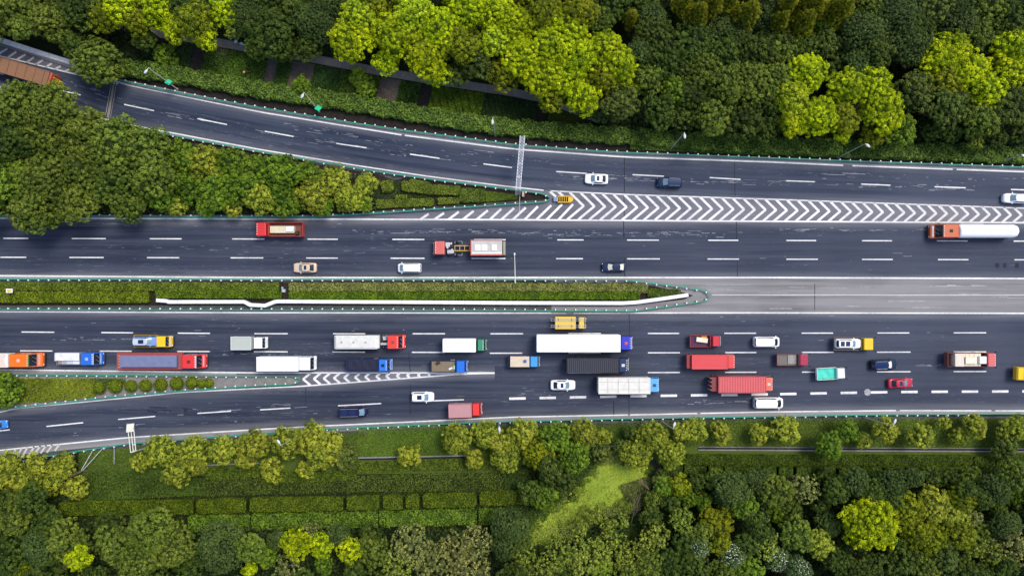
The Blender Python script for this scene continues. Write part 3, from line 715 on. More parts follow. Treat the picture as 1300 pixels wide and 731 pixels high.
trees('in the dark top wood', 9.5, [
 (786,130,26,'O'),(760,140,15,'E',6),(762,28,18,'C'),(780,4,22,'D'),(808,8,20,'D'),(828,24,18,'E'),(832,52,26,'D'),(812,66,16,'E'),(850,80,26,'D'),(822,100,22,'C'),(856,118,18,'G',8),(836,142,22,'D'),(880,52,24,'D'),(888,88,26,'C'),(880,124,22,'D'),(905,150,22,'C'),(922,66,28,'D'),(920,108,24,'C'),(942,152,24,'D'),(955,105,26,'C'),(962,66,26,'D'),(976,132,22,'D'),(972,164,18,'D',7),(865,150,16,'D',7),(985,98,18,'C'),(740,-15,26,'D'),(820,-20,28,'D')])
trees('at the top edge', 10.5, [
 (801,24,11,'F',8),(884,20,17,'F'),(866,6,14,'F'),(905,8,15,'F'),(948,18,16,'F'),(924,4,13,'F'),(990,26,12,'F'),(1017,30,18,'F'),(1030,6,20,'F'),(1062,14,20,'F'),(1000,4,13,'F'),(912,38,22,'E',8),(936,44,18,'E',8),(972,20,20,'E',8),(996,58,20,'C',8),(1044,32,12,'G',8),(1048,56,19,'O',9),(1020,62,16,'D',8),(1070,80,19,'O',8),(880,-18,24,'D'),(960,-18,26,'E')])
trees('in the top-right wood', 10.5, [
 (1095,42,28,'E'),(1104,6,18,'C'),(1135,24,28,'E'),(1152,56,24,'E'),(1112,72,22,'D'),(1182,18,28,'O'),(1216,26,26,'E'),(1250,14,26,'C'),(1242,46,18,'C'),(1276,26,22,'D'),(1298,10,24,'E'),(1170,40,18,'D'),(1210,52,18,'E'),(1090,80,16,'E'),(1330,30,26,'D'),(1060,-20,26,'D'),(1150,-22,28,'E'),(1240,-20,26,'D')])
trees('in the right-hand grove', 10.5, [
 (1023,92,25,'A'),(1006,128,22,'Y'),(1004,158,16,'A',9),(1038,148,25,'A'),(1072,110,22,'A'),(1070,150,18,'M'),(1070,170,12,'A',7),(1106,108,23,'A'),(1118,142,27,'A'),(1142,168,19,'G',8),(1108,172,14,'M',7),(1160,118,24,'O'),(1188,74,28,'A'),(1196,104,22,'M'),(1224,92,28,'A'),(1250,118,24,'A'),(1212,66,22,'A'),(1280,58,23,'A'),(1276,92,22,'A'),(1302,86,18,'A'),(1202,136,26,'O'),(1206,164,18,'D',7),(1243,152,22,'C'),(1282,136,24,'O'),(1296,162,18,'D',7),(1184,166,15,'D',6),(1236,176,12,'C',5),(1262,174,14,'D',6),(1335,80,28,'M'),(1345,140,28,'D')])
trees('in the big left clump', 9.5, [
 (26,138,32,'C'),(72,138,30,'C'),(24,182,34,'D'),(68,180,36,'C'),(112,168,32,'C'),(106,214,34,'C'),(150,182,32,'C'),(150,228,34,'C'),(188,188,28,'C'),(196,222,28,'C'),(58,232,34,'C'),(18,238,30,'G'),(38,268,26,'C'),(164,262,20,'C',7),(98,258,26,'C'),(206,250,16,'G',6),(70,275,14,'C',6),(-30,150,34,'C'),(-30,215,34,'C'),(-25,265,26,'C')])
trees('in the island thicket', 5.5, [
 (232,200,20,'G'),(262,208,22,'B'),(292,210,22,'G'),(244,238,22,'G'),(276,244,22,'G'),(306,238,22,'G'),(222,260,14,'B',4),(262,264,12,'G',4),(296,264,12,'B',4),(326,216,18,'G'),(356,222,29,'G',7),(332,250,20,'B'),(362,256,18,'G',5),(398,248,20,'B'),(424,232,22,'B'),(392,222,16,'G'),(444,252,18,'B',4.5),(464,236,14,'B',4),(410,262,12,'G',3.8),(462,258,10,'G',3)])
trees('at the left tip of the lower traffic island', 5, [(4,494,25,'G'),(-20,500,26,'G')])
trees('in the grass verge row', 5.5, [
 (14,598,24,'B'),(38,614,20,'B'),(50,588,14,'B'),(80,592,17,'B'),(72,608,16,'B'),(96,618,14,'B',4),(178,586,12,'B',4),(206,572,21,'B'),(246,571,18,'B'),(226,598,19,'B'),(284,570,18,'B'),(252,592,9,'B',4),(322,564,19,'B'),(312,580,13,'B',4),(346,596,15,'B',4),(364,560,20,'B'),(396,556,19,'B'),(418,568,20,'B'),(404,580,16,'B'),(388,596,11,'B',4),(438,578,15,'O',4),(520,577,15,'B',4),(580,556,18,'B'),(616,550,17,'B'),(634,562,16,'B'),(642,580,18,'B'),(601,582,12,'B',4),(664,549,18,'B'),(684,578,18,'M'),(706,553,18,'G'),(728,578,19,'G'),(740,548,17,'B'),(766,553,10,'B',4),(760,572,14,'O',4),(790,568,11,'O',3.6),(808,577,18,'B'),(802,549,8,'O',3.5),(830,554,19,'B'),(852,576,17,'B'),(868,548,14,'B'),(882,546,14,'B'),(914,549,13,'B',4),(964,551,12,'B',4),(996,546,16,'B'),(1052,564,17,'G'),(1076,545,13,'G'),(1096,560,9,'B',3.5),(1124,544,16,'B'),(1167,553,16,'B'),(1198,537,7,'B',3.3),(1237,540,14,'B'),(1216,554,10,'B',3.5),(1286,543,17,'B'),(1276,566,16,'O',4.5),(1330,550,17,'B'),(-20,610,24,'B')])
trees('in the bottom-left woods', 9, [
 (18,652,24,'C'),(44,632,20,'D'),(60,660,20,'D',7),(14,700,24,'D'),(50,694,20,'E'),(84,684,28,'C'),(102,708,15,'A'),(150,690,28,'C'),(190,672,28,'C'),(182,708,28,'C'),(222,692,26,'C'),(140,668,18,'D',7),(260,702,18,'D',7),(284,692,28,'E'),(318,694,18,'C'),(316,722,8,'A',7),(240,722,16,'D',6),(120,735,20,'D'),(60,735,24,'D'),(0,640,20,'D'),(-25,680,30,'C'),(200,750,30,'D'),(300,755,26,'E'),(28,725,10,'A',6)])
trees('below the hedges at the bottom', 7.5, [
 (338,704,14,'G',6),(352,684,12,'E',6),(377,690,18,'A'),(408,692,15,'A'),(444,698,15,'A'),(412,716,12,'G',6),(366,720,18,'W'),(430,678,14,'E',6),(395,672,12,'W',5),(474,700,20,'C'),(470,676,14,'D',5),(520,692,26,'W'),(548,708,24,'W'),(504,716,20,'L'),(580,698,26,'W'),(606,688,22,'W'),(600,718,20,'W'),(450,724,14,'D',6),(643,664,20,'E'),(640,690,18,'E',6),(660,690,14,'D',6),(380,750,24,'D'),(480,750,24,'D'),(570,750,26,'W'),(650,730,18,'D')])
trees('round the duckweed pond', 6.5, [
 (708,606,23,'D'),(698,592,14,'D'),(690,636,12,'G',5),(700,624,10,'G',5),(676,622,16,'D',5),(656,668,16,'E',6),(664,704,18,'L'),(704,708,20,'L'),(686,722,16,'L'),(732,698,17,'L'),(752,706,20,'L'),(736,716,16,'L'),(776,694,22,'L'),(800,706,18,'L'),(772,666,10,'L',4),(756,656,8,'L',3.4),(790,662,9,'L',3.6),(736,672,10,'L',4),(820,690,16,'L'),(836,680,14,'L'),(766,720,14,'G',5),(826,658,14,'D',5),(830,634,11,'C',4),(845,618,13,'G',4),(838,606,9,'O',3.2),(716,735,20,'D'),(800,735,20,'C')])
trees('in the bottom-right woods', 8, [
 (866,660,17,'L'),(852,640,10,'D',5),(872,632,11,'H',5),(893,638,10,'H',5),(862,615,14,'M',5),(912,630,10,'D',5),(885,612,12,'D',4),(908,608,14,'C',5),(930,622,22,'E'),(946,642,15,'G'),(960,612,16,'E'),(908,662,20,'M'),(914,690,13,'M'),(888,694,13,'X'),(930,702,15,'X'),(870,690,16,'D'),(848,712,20,'D'),(882,720,20,'D'),(918,724,18,'C'),(824,718,18,'C'),(892,676,14,'C'),(982,622,20,'C'),(1020,620,20,'W',7),(1004,646,14,'D',5),(960,655,14,'D'),(984,652,9,'H',5),(1000,656,9,'H',4),(1040,638,12,'D',5),(1060,622,16,'D'),(1048,604,10,'D',4),(1086,612,16,'E'),(1104,626,18,'D'),(1130,616,20,'E'),(1158,604,13,'E'),(1104,666,33,'A',10.5),(1078,652,11,'A',9),(1150,646,20,'M'),(1162,672,20,'M'),(1184,640,20,'B'),(1206,652,24,'B'),(1220,632,18,'M'),(1214,676,20,'M'),(1182,684,18,'M'),(1010,676,21,'C'),(1040,690,17,'B'),(1052,664,15,'E',6),(972,690,16,'L'),(986,710,15,'X'),(1014,722,14,'X'),(1060,710,18,'D'),(966,672,14,'D'),(952,722,16,'G'),(948,690,14,'D'),(1080,724,18,'D'),(1104,716,18,'D'),(1142,706,22,'D'),(1172,716,20,'C'),(1200,706,16,'O'),(1236,690,18,'L'),(1256,700,15,'L'),(1234,656,12,'W'),(1246,672,12,'C',6),(1262,620,19,'E'),(1228,622,12,'D'),(1248,634,12,'D'),(1286,604,18,'C'),(1268,646,11,'H',5),(1288,634,12,'H',5),(1276,664,18,'E'),(1290,694,22,'W'),(1272,716,18,'D'),(1220,722,18,'D'),(1242,728,14,'D'),(1180,606,14,'D',5),(1204,608,14,'D',5),(1230,602,12,'C',5),(1136,638,12,'D'),(1330,650,30,'D'),(1330,710,30,'E'),(900,755,26,'D'),(1000,755,26,'C'),(1100,755,26,'D'),(1200,755,26,'E')])
# labels: what it looks like, where it grows, and its place among its look-alikes there
ORD = ['first', 'second', 'third', 'fourth', 'fifth', 'sixth', 'seventh', 'eighth', 'ninth', 'tenth', 'eleventh', 'twelfth', 'thirteenth', 'fourteenth', 'fifteenth', 'sixteenth', 'seventeenth', 'eighteenth', 'nineteenth', 'twentieth']
def ordw(i):
    if i < 20: return ORD[i]
    t = {2: 'twenty', 3: 'thirty', 4: 'forty'}[(i + 1) // 10]
    return {20: 'twentieth', 30: 'thirtieth', 40: 'fortieth'}[i + 1] if (i + 1) % 10 == 0 else t + '-' + ORD[(i + 1) % 10 - 1]
def size_word(r): return 'large' if r >= 24 else ('mid-sized' if r >= 15 else 'small')
grp = {}
for t in TREES: grp.setdefault((t[5], CNAME[t[4]], t[6], size_word(t[3])), []).append(t)
for (zone, cn, nm, sw), L in grp.items():
    L.sort(key=lambda t: t[1])
    kind = {'shrub': 'shrub', 'conifer_tree': 'conifer', 'feathery_tree': 'feathery tree', 'broadleaf_tree': 'tree'}[nm]
    for i, t in enumerate(L):
        lab = f'{sw} {cn} {kind} {zone}'
        if len(L) > 1: lab += f', {ordw(i)} from left' if i < len(L) - 1 else ', rightmost'
        tag(t[0], lab, 'shrub' if nm == 'shrub' else 'tree', 'trees ' + zone)

# white blossom sprinkled over the flowering shrubs
bl = []
for k in range(3):
    dr = fib(110, 0.0); dr += rng.normal(scale=.2, size=dr.shape); dr /= np.linalg.norm(dr, axis=1, keepdims=True)
    me = leaf_mesh('blossom', dr * rng.uniform(.92, 1.06, (110, 1)), dr + np.array([0, 0, .5]), rng.uniform(.03, .06, 110), np.full(110, .5)); me.materials.clear(); me.materials.append(M_WHITE); bl.append(me)
for t in TREES:
    if t[4] == 'X':
        cr_ = [c for c in t[0].children if c.name.startswith('crown')][0]
        o = link_mesh('blossom', random.choice(bl), t[0]); o.location = cr_.location; q = t[3] * S * .92; o.scale = (q, q, q * .9)
# bare and propped trees
def bare(px, py, px2, py2, h, label, thick=1.0, seed=0, lean_r=None):
    a = P(px, py, 0); e = P(px2, py2, h)
    r = empty('bare_tree', a, 0, label, 'tree')
    d = e - a; o = link_mesh('trunk', BARES[seed % 3], r)
    o.rotation_euler = d.to_track_quat('Z', 'Y').to_euler(); L = d.length
    o.scale = (L * 0.55 * thick, L * 0.55 * thick, L * 0.8)
    return r
bare(112, 597, 92, 598, 4.5, 'leafless brown tree with bare twigs beside the slanting stakes below the ramp', .9, 0)
bare(832, 632, 808, 600, 4.5, 'bare grey shrub leaning over the right end of the duckweed pond', .32, 1)
bare(800, 668, 812, 625, 6, 'pale leafless tree with long thin boughs below the duckweed pond', .35, 2)
bare(464, 556, 462, 545, 2.4, 'small bare sapling on the open grass verge, left of its twin', .6, 1)
bare(543, 552, 543, 543, 2.4, 'small bare sapling on the open grass verge, right of its twin', .6, 2)
bare(246, 716, 238, 722, 5, 'bare brown boughs in the gap between two crowns at the bottom left', 1.2, 0)
bare(1290, 672, 1280, 690, 6, 'leafless brown tree at the right edge of the bottom-right woods', 1.2, 1)
def stake(a, b, h, label):
    m = MB(); p = P(*a, 0); q = P(*b, 0); q.z = h; m.tube(p, q, 0.06, 0.05)
    tag(m.build('tree_stake', M_STEEL), label, 'stake', 'slanting metal stakes below the ramp')
stake((118, 571), (112, 593), 2.2, 'leftmost slanting metal stake behind the guardrail below the ramp')
stake((131, 568), (114, 593), 2.25, 'middle slanting metal stake behind the guardrail below the ramp')
stake((145, 566), (153, 585), 2.2, 'rightmost slanting metal stake behind the guardrail below the ramp')

# ------------------------------------------------------------------ hedges and low planting
hedge([(150, 85), (234, 96.5), (330, 114), (450, 131), (580, 153), (650, 162), (796, 173), (970, 184), (1300, 197), (1420, 201)], 3.0, 1.5, (0.13, 0.21, 0.03), 'long ragged hedge of bright leaves running along the top of the ramp', 0.17, 42, 0.22, loose=0.10)
scatter('grass', [(800, 178), (970, 186), (1300, 196), (1420, 200), (1420, 213), (1300, 209), (970, 197), (800, 190)], 14000, (0.2, 0.7), 0.12, (0.11, 0.18, 0.025))
hedge([(-60, 363.5), (200, 364), (355, 364.5)], 1.55, 0.9, (0.15, 0.20, 0.02), 'upper clipped hedge of the central reservation, left of the drain box', 0.11, 60, 0.04)
hedge([(367, 364.5), (600, 364.5), (800, 365), (822, 367)], 1.5, 0.9, (0.24, 0.26, 0.06), 'upper clipped hedge of the central reservation, right of the drain box', 0.12, 60, 0.08, loose=0.03)
hedge([(-60, 377), (190, 377)], 2.1, 1.1, (0.16, 0.21, 0.010), 'lower hedge of the central reservation left of the white barrier', 0.12, 55, 0.08)
hedge([(198, 373.8), (300, 373.8), (358, 374.4)], 1.35, 1.1, (0.12, 0.19, 0.010), 'lower hedge of the central reservation above the left stretch of white barrier', 0.11, 55, 0.07)
hedge([(367, 374.8), (600, 375.2), (812, 375.4)], 1.4, 1.1, (0.12, 0.20, 0.008), 'lower hedge of the central reservation right of the drain box', 0.11, 55, 0.05)
hedge([(822, 371.5), (864, 372.5)], 1.5, 0.7, (0.10, 0.15, 0.012), 'short pointed hedge at the nose of the central reservation', 0.11, 55, 0.12)
for i, (pp, wd, lb) in enumerate([
    ([(478, 259.5), (512, 258), (551, 256.5)], 1.5, 'lower clipped hedge block in the triangular island'),
    ([(556, 255.5), (583, 254.5)], 1.2, 'small clipped hedge block left of the hexagonal one in the triangular island'),
    ([(484, 238), (500, 235)], 2.2, 'rounded hedge block nearest the thicket in the triangular island'),
    ([(510, 236), (550, 241), (584, 242)], 1.8, 'upper long clipped hedge block in the triangular island'),
    ([(520, 230.5), (545, 234)], .8, 'narrow hedge strip at the upper edge of the triangular island'),
    ([(502, 251), (517, 249.5)], .7, 'tiny hedge block between the two long ones in the triangular island')]):
    hedge(pp, wd, 1.1, (0.15, 0.195, 0.02), lb, 0.11, 62, 0.10, group='clipped hedge blocks of the triangular island')
hedge([(583.5, 248), (616, 248.5)], 2.6, 1.3, (0.12, 0.17, 0.02), 'hexagonal clipped hedge block nearest the tip of the triangular island', 0.11, 62, 0.08, group='clipped hedge blocks of the triangular island')
scatter('ground_cover', [(478, 228), (650, 247), (660, 252), (640, 254), (478, 266)], 5000, (0.05, 0.3), 0.11, (0.05, 0.09, 0.02))
scatter('grass', [(617, 243), (640, 245.5), (658, 249), (656, 253), (617, 256)], 2600, (0.1, 0.35), 0.12, (0.13, 0.19, 0.02))
# lower island
scatter('ground_cover', [(18, 480), (121, 480), (122, 503), (90, 507), (20, 512)], 9000, (0.3, 0.9), 0.13, (0.16, 0.20, 0.014), clump=0.8)
scatter('ground_cover', [(120, 480), (160, 480), (160, 487), (122, 490)], 900, (0.2, 0.6), 0.13, (0.07, 0.13, 0.02))
def ball_bush(px, py, r, label, sq=1.0):
    R = r * S * .93; h = R * 1.15
    n = int(700 * R * R + 300)
    dr = fib(n, -0.5); dr += rng.normal(scale=.05, size=dr.shape)
    Pn = dr * np.array([R, R * sq, R * 0.85]) * rng.uniform(.93, 1.04, (n, 1)) + np.array([0, 0, h * 0.72])
    me = leaf_mesh('foliage', Pn, dr + rng.normal(scale=.4, size=dr.shape), 0.10 * rng.uniform(.7, 1.4, n), np.clip(0.5 + rng.normal(scale=.2, size=n), 0, 1), [((0, 0, h * 0.72), (R * .9, R * .9 * sq, R * .78))])
    p = P(px, py, h * .7); root = empty('round_bush', (p.x, p.y, 0.17), 0, label, 'bush', 'clipped round bushes on the lower traffic island')
    o = link_mesh('foliage', me, root); o.color = (0.15, 0.20, 0.010, 1)
    s = MB(); s.tube((0, 0, 0), (0, 0, h * .5), 0.06, 0.05); s.build('stem', M_BARK, root)
for i, (x, y, r) in enumerate([(127,492,8),(147,489.8,9),(166.8,489.7,8),(185.4,488.9,8),(204.5,487.8,8.6),(225,486.5,8.6),(243.8,485.6,7.8),(257,486.3,6),(266,486,6)]):
    ball_bush(x, y, r, 'round clipped bush on the lower traffic island, ' + (['leftmost, beside the ground cover', 'second from left', 'third from left', 'fourth from left', 'fifth from left', 'sixth from left', 'seventh from left', 'second from right, smaller', 'rightmost, smaller'][i]))
# hedges south of the road
HB = (0.105, 0.15, 0.008)
blocks = [(75, 645.5, 247, 643), (249, 642.5, 314, 641.5), (317, 640.5, 437, 639), (439.5, 638.5, 483, 637.5), (485.5, 637.3, 512.5, 637), (514.5, 636.8, 533.5, 636.3), (536, 635.2, 605.5, 634), (608, 633.2, 676, 630)]
for i, (x0, y0, x1, y1) in enumerate(blocks):
    hedge([(x0 + 1, y0), ((x0 + x1) / 2, (y0 + y1) / 2), (x1 - 1, y1)], 2.6, 1.3, HB, 'block of the long clipped hedge below the verge, ' + (ORD[i] + ' from left' if i < 7 else 'rightmost, beside the pond trees'), 0.11, 55, 0.04, group='blocks of the long clipped hedge')
for i, (x0, y0, x1, y1) in enumerate([(240, 664, 318, 663), (320, 662, 480, 659), (482, 658.5, 605, 655.5), (608, 655.5, 640, 654)]):
    hedge([(x0, y0), (x1, y1)], 2.9, 1.2, (0.12, 0.20, 0.018), 'leafy hedge stretch under the long clipped hedge, ' + (ORD[i] + ' from left' if i < 3 else 'rightmost'), 0.16, 40, 0.16, loose=.06, group='leafy hedge stretches')
for i, (x0, y0, x1, y1) in enumerate([(262, 602, 330, 599), (332, 607, 452, 602), (454, 593, 520, 591), (522, 590.5, 640, 588)]):
    hedge([(x0, y0), (x1, y1)], 2.0, .55, (0.105, 0.15, 0.012), 'low dull-green hedge just below the drain channel, ' + ['leftmost', 'second from left', 'third from left', 'rightmost'][i], 0.12, 50, 0.08, group='low hedges below the drain channel')
scatter('ground_cover', [(100, 598), (250, 596), (255, 628), (100, 636)], 15000, (0.2, 0.7), 0.13, (0.065, 0.11, 0.014), clump=.7)
scatter('ground_cover', [(250, 606), (440, 604), (690, 594), (690, 622), (440, 624), (250, 630)], 11000, (0.1, 0.42), 0.12, (0.09, 0.13, 0.016), clump=.6)
for i, (x0, y0, x1, y1) in enumerate([(846, 583, 1234, 584), (1236, 585.5, 1262, 586), (1264, 586, 1276, 586), (1279, 584, 1420, 584)]):
    hedge([(x0, y0), ((x0 + x1) / 2, y0 + .8), (x1, y1)], 1.9, 1.2, (0.070, 0.11, 0.008), 'dark clipped hedge right of the pond, upper row, ' + ['leftmost and longest', 'second from left', 'third from left', 'rightmost'][i], 0.12, 50, 0.05, group='dark clipped hedges, upper row')
for i, (x0, y0, x1, y1) in enumerate([(842, 596, 866, 596), (868, 596.5, 896, 597.5), (899, 598, 917, 598.5), (919.5, 599, 966, 599), (969, 598.5, 985, 599), (988, 599, 1006, 599), (1010, 598.5, 1060, 600), (1064, 600, 1118, 599), (1124, 600, 1148, 600), (1152, 600, 1188, 599), (1190, 602, 1224, 602), (1226, 601, 1272, 600)]):
    hedge([(x0, y0), (x1, y1)], 1.9, 1.2, (0.068, 0.112, 0.012), 'hedge block right of the pond, lower row, ' + (ORD[i] + ' from left' if i < 11 else 'rightmost'), 0.13, 48, 0.16, loose=.04, group='hedge blocks, lower row')
# undergrowth and rough grass
scatter('undergrowth', [(-150, -60), (1450, -60), (1450, 190), (1300, 190), (970, 178), (800, 168), (740, 150), (700, 118), (640, 104), (400, 66), (330, 56), (190, 30), (130, 72), (0, 36), (-150, -10)], 60000, (0.3, 2.2), 0.28, (0.03, 0.052, 0.012), clump=2.2)
scatter('undergrowth', [(-150, 90), (0, 118), (190, 172), (330, 198), (478, 226), (478, 266), (330, 271), (-150, 270)], 22000, (0.3, 1.8), 0.24, (0.045, 0.075, 0.014), clump=1.6)
scatter('undergrowth', [(60, 628), (690, 622), (690, 672), (60, 668)], 9000, (0.1, .5), 0.16, (0.04, 0.065, 0.012))
scatter('undergrowth', [(-150, 620), (60, 612), (100, 636), (70, 662), (640, 672), (650, 780), (-150, 780)], 42000, (0.3, 1.9), 0.24, (0.028, 0.05, 0.012), clump=1.8)
scatter('undergrowth', [(835, 606), (1450, 606), (1450, 780), (650, 780), (650, 690), (720, 690), (760, 660), (800, 655), (835, 640)], 50000, (0.3, 1.9), 0.24, (0.028, 0.052, 0.012), clump=1.8)
scatter('undergrowth', [(640, 600), (700, 575), (760, 578), (748, 600), (700, 640), (680, 660), (640, 660)], 7000, (0.2, 1.0), 0.2, (0.04, 0.07, 0.012), clump=1.4)
scatter('rough_grass', z7([(90, 545), (300, 480), (420, 445), (440, 480), (300, 560), (120, 650), (40, 640)]), 2200, (0.1, 0.4), 0.14, (0.24, 0.31, 0.05))
scatter('rough_grass', z7([(480, 470), (600, 440), (700, 520), (640, 620), (500, 600), (420, 560)]), 5000, (0.1, 0.45), 0.14, (0.055, 0.095, 0.012))
scatter('undergrowth', [(662, 686), (684, 654), (710, 636), (736, 614), (755, 586), (744, 584), (724, 606), (700, 626), (670, 648), (650, 686)], 3500, (0.2, 1.0), 0.18, (0.05, 0.085, 0.014))
scatter('woodland', [(-420, -520), (1720, -520), (1720, -30), (-420, -70)], 60000, (3.0, 9.0), 0.75, (0.045, 0.08, 0.012), clump=5.0)
scatter('woodland', [(-420, 765), (1720, 765), (1720, 1250), (-420, 1250)], 60000, (3.0, 8.0), 0.75, (0.05, 0.085, 0.014), clump=5.0)
scatter('reeds', z7([(440, 180), (520, 180), (560, 215), (470, 240), (410, 235)]), 3500, (0.3, 1.1), 0.15, (0.22, 0.27, 0.05), clump=.8)
scatter('reeds', z7([(510, 330), (580, 310), (640, 290), (640, 370), (600, 420), (540, 400)]), 2200, (0.3, 1.2), 0.15, (0.13, 0.15, 0.04), clump=.8)
scatter('floating_weed', POND, 5000, (0.0, 0.06), 0.16, (0.30, 0.38, 0.03), z0=0.05, clump=1.0)
def fringe(name, pts, n, spread, hh, ls, col, clusters):
    q = np.array([[*P(x, y, .3)[:2]] for x, y in pts]); nx = np.roll(q, -1, 0); L = np.linalg.norm(nx - q, axis=1); pr = L / L.sum()
    ci = rng.choice(len(q), clusters, p=pr); cc = q[ci] + (nx - q)[ci] * rng.random((clusters, 1)) + rng.normal(scale=spread, size=(clusters, 2)); cr_ = rng.uniform(.25, .95, clusters)
    k = rng.integers(0, clusters, n); a = rng.uniform(0, 6.28, n); r_ = np.sqrt(rng.random(n)) * cr_[k]
    z = .08 + hh * (1 - (r_ / cr_[k]) ** 2) * rng.uniform(.5, 1.1, n) * cr_[k]
    Pn = np.column_stack([cc[k, 0] + r_ * np.cos(a), cc[k, 1] + r_ * np.sin(a), z]); Nn = np.column_stack([np.cos(a) * .6, np.sin(a) * .6, np.ones(n)]) + rng.normal(scale=.3, size=(n, 3))
    me = leaf_mesh(name, Pn, Nn, ls * rng.uniform(.7, 1.4, n), np.clip(.5 + rng.normal(scale=.12, size=clusters)[k] + rng.normal(scale=.18, size=n), 0, 1))
    o = link_mesh(name, me); o.color = (*col, 1); o['kind'] = 'stuff'
fringe('bank_plants', POND, 9000, .55, 1.0, .13, (0.14, 0.20, 0.02), 150)
fringe('bank_plants', POND, 5000, .9, .8, .13, (0.22, 0.28, 0.035), 90)
fringe('bank_plants', POND, 3000, .5, 1.0, .13, (0.07, 0.12, 0.015), 60)
scatter('water_plants', z7([(200, 450), (360, 420), (450, 430), (300, 500), (180, 560)]), 1300, (0.02, 0.2), 0.13, (0.30, 0.38, 0.05), clump=.8)
scatter('grass', [(455, 541), (580, 535), (600, 577), (455, 580)], 14000, (0.05, 0.22), 0.10, (0.10, 0.17, 0.018))
scatter('grass', [(885, 532), (1400, 530), (1400, 568), (885, 566)], 34000, (0.05, 0.25), 0.10, (0.115, 0.17, 0.022))
scatter('grass', [(100, 577), (250, 560), (455, 546), (455, 580), (250, 594), (100, 600)], 15000, (0.05, 0.25), 0.11, (0.085, 0.135, 0.018))
scatter('grass', [(600, 540), (885, 534), (885, 566), (600, 577)], 14000, (0.05, 0.3), 0.11, (0.08, 0.125, 0.018))
# garden plots between the path and the bank hedge
def plot(x0, x1, what, col=None, rows_=None, n=1600, h=(0.2, 0.6), skew=7):
    def top(x): return interp(path_c, x) + 6.5
    def bot(x): return interp(hedge_c, x) - 8
    pts = [(x0, top(x0)), ((x0 + x1) / 2, top((x0 + x1) / 2)), (x1, top(x1)), (x1 - skew, bot(x1 - skew)), (x0 - skew, bot(x0 - skew))]
    sheet('garden_plot', pts, 0.045 + random.uniform(-.004, .004), what)
    if col: scatter('garden_crop', pts, n, h, 0.14, col, rows=rows_, clump=.7)
SK = (0.97, 0.22)
plot(152, 200, M_SOIL_D, (0.03, 0.055, 0.015), None, 1800, (.3, 1.2)); plot(200, 226, M_SOIL_D); plot(226, 246, M_SOIL_D, (0.04, 0.075, 0.015), None, 800)
plot(246, 262, M_SOIL_D); plot(262, 292, M_SOIL_D, (0.06, 0.12, 0.012), None, 1500); plot(292, 341, M_SOIL_D, (0.07, 0.14, 0.012), (SK, 1.6), 2600)
plot(341, 354, M_SOIL); plot(354, 371, M_SOIL_D, (0.045, 0.10, 0.012), None, 1100); plot(371, 400, M_SOIL)
plot(400, 434, M_SOIL_D, (0.03, 0.075, 0.015), (SK, 2.3), 2200); plot(434, 484, M_SOIL_D, (0.06, 0.105, 0.012), None, 2600, (.1, .7)); plot(484, 509, M_SOIL)
plot(509, 535, M_SOIL_D, (0.045, 0.10, 0.012), (SK, 1.3), 1500); plot(535, 550, M_SOIL_D); plot(550, 616, M_SOIL_D, (0.085, 0.14, 0.008), (SK, 1.35), 4600)
plot(616, 684, M_SOIL_D, (0.028, 0.06, 0.012), (SK, 0.95), 4200); plot(684, 697, M_SOIL_D); plot(697, 752, M_SOIL_D, (0.06, 0.085, 0.01), None, 1800, (.1, .5), 2)
scatter('rough_grass', z7([(430, 430), (560, 405), (620, 370), (640, 400), (560, 450), (440, 480)]), 900, (0.1, 0.5), 0.15, (0.16, 0.2, 0.04))
tree(212, 72, 15, 'G', 2.2, 'x'); tag(TREES[-1][0], 'bright low shrub among dark plots left of the lamp with green sign', 'shrub')
tree(385, 108, 11, 'G', 2.4, 'x'); tag(TREES[-1][0], 'leafy shrub standing above the bank hedge next to a bare brown plot', 'shrub')
tree(466, 112, 12, 'G', 2.4, 'x'); tag(TREES[-1][0], 'leafy shrub beside the small bean trellis in the vegetable plots', 'shrub')
tree(455, 98, 10, 'G', 2.2, 'x'); tag(TREES[-1][0], 'small shrub at the middle of the vegetable plots under the path', 'shrub')
def trellis(px, py, wd, hh, rz, label):
    p = P(px, py); b = MB()
    n = 5
    for i in range(n): x = -wd / 2 + wd * i / (n - 1); b.tube((x, -hh / 2, .1), (x, hh / 2, 1.5), 0.03)
    for i in range(5): y = -hh / 2 + hh * i / 4; z = .1 + 1.4 * i / 4; b.tube((-wd / 2, y, z + .03), (wd / 2, y, z + .03), 0.025)
    o = b.build('bean_trellis', M_TWIG); o.location = (p.x, p.y, 0); o.rotation_euler = (0, 0, rz); tag(o, label, 'trellis')
trellis(491, 121, 1.6, 1.5, -.3, 'slanting cane trellis of crossed sticks at the hedge in the vegetable plots')
trellis(283, 70, 2.0, 2.2, -.25, 'cane trellis with a square grid just under the left end of the path')
b = MB(); p = P(698, 136); b.tube((p.x, p.y, 0.04), (p.x, p.y, .5), .28, .34, 16); r = b.build('bucket', pm((0.01, 0.08, 0.6)))
tag(r, 'blue plastic bucket on the dark soil plot right of the crop rows', 'bucket')
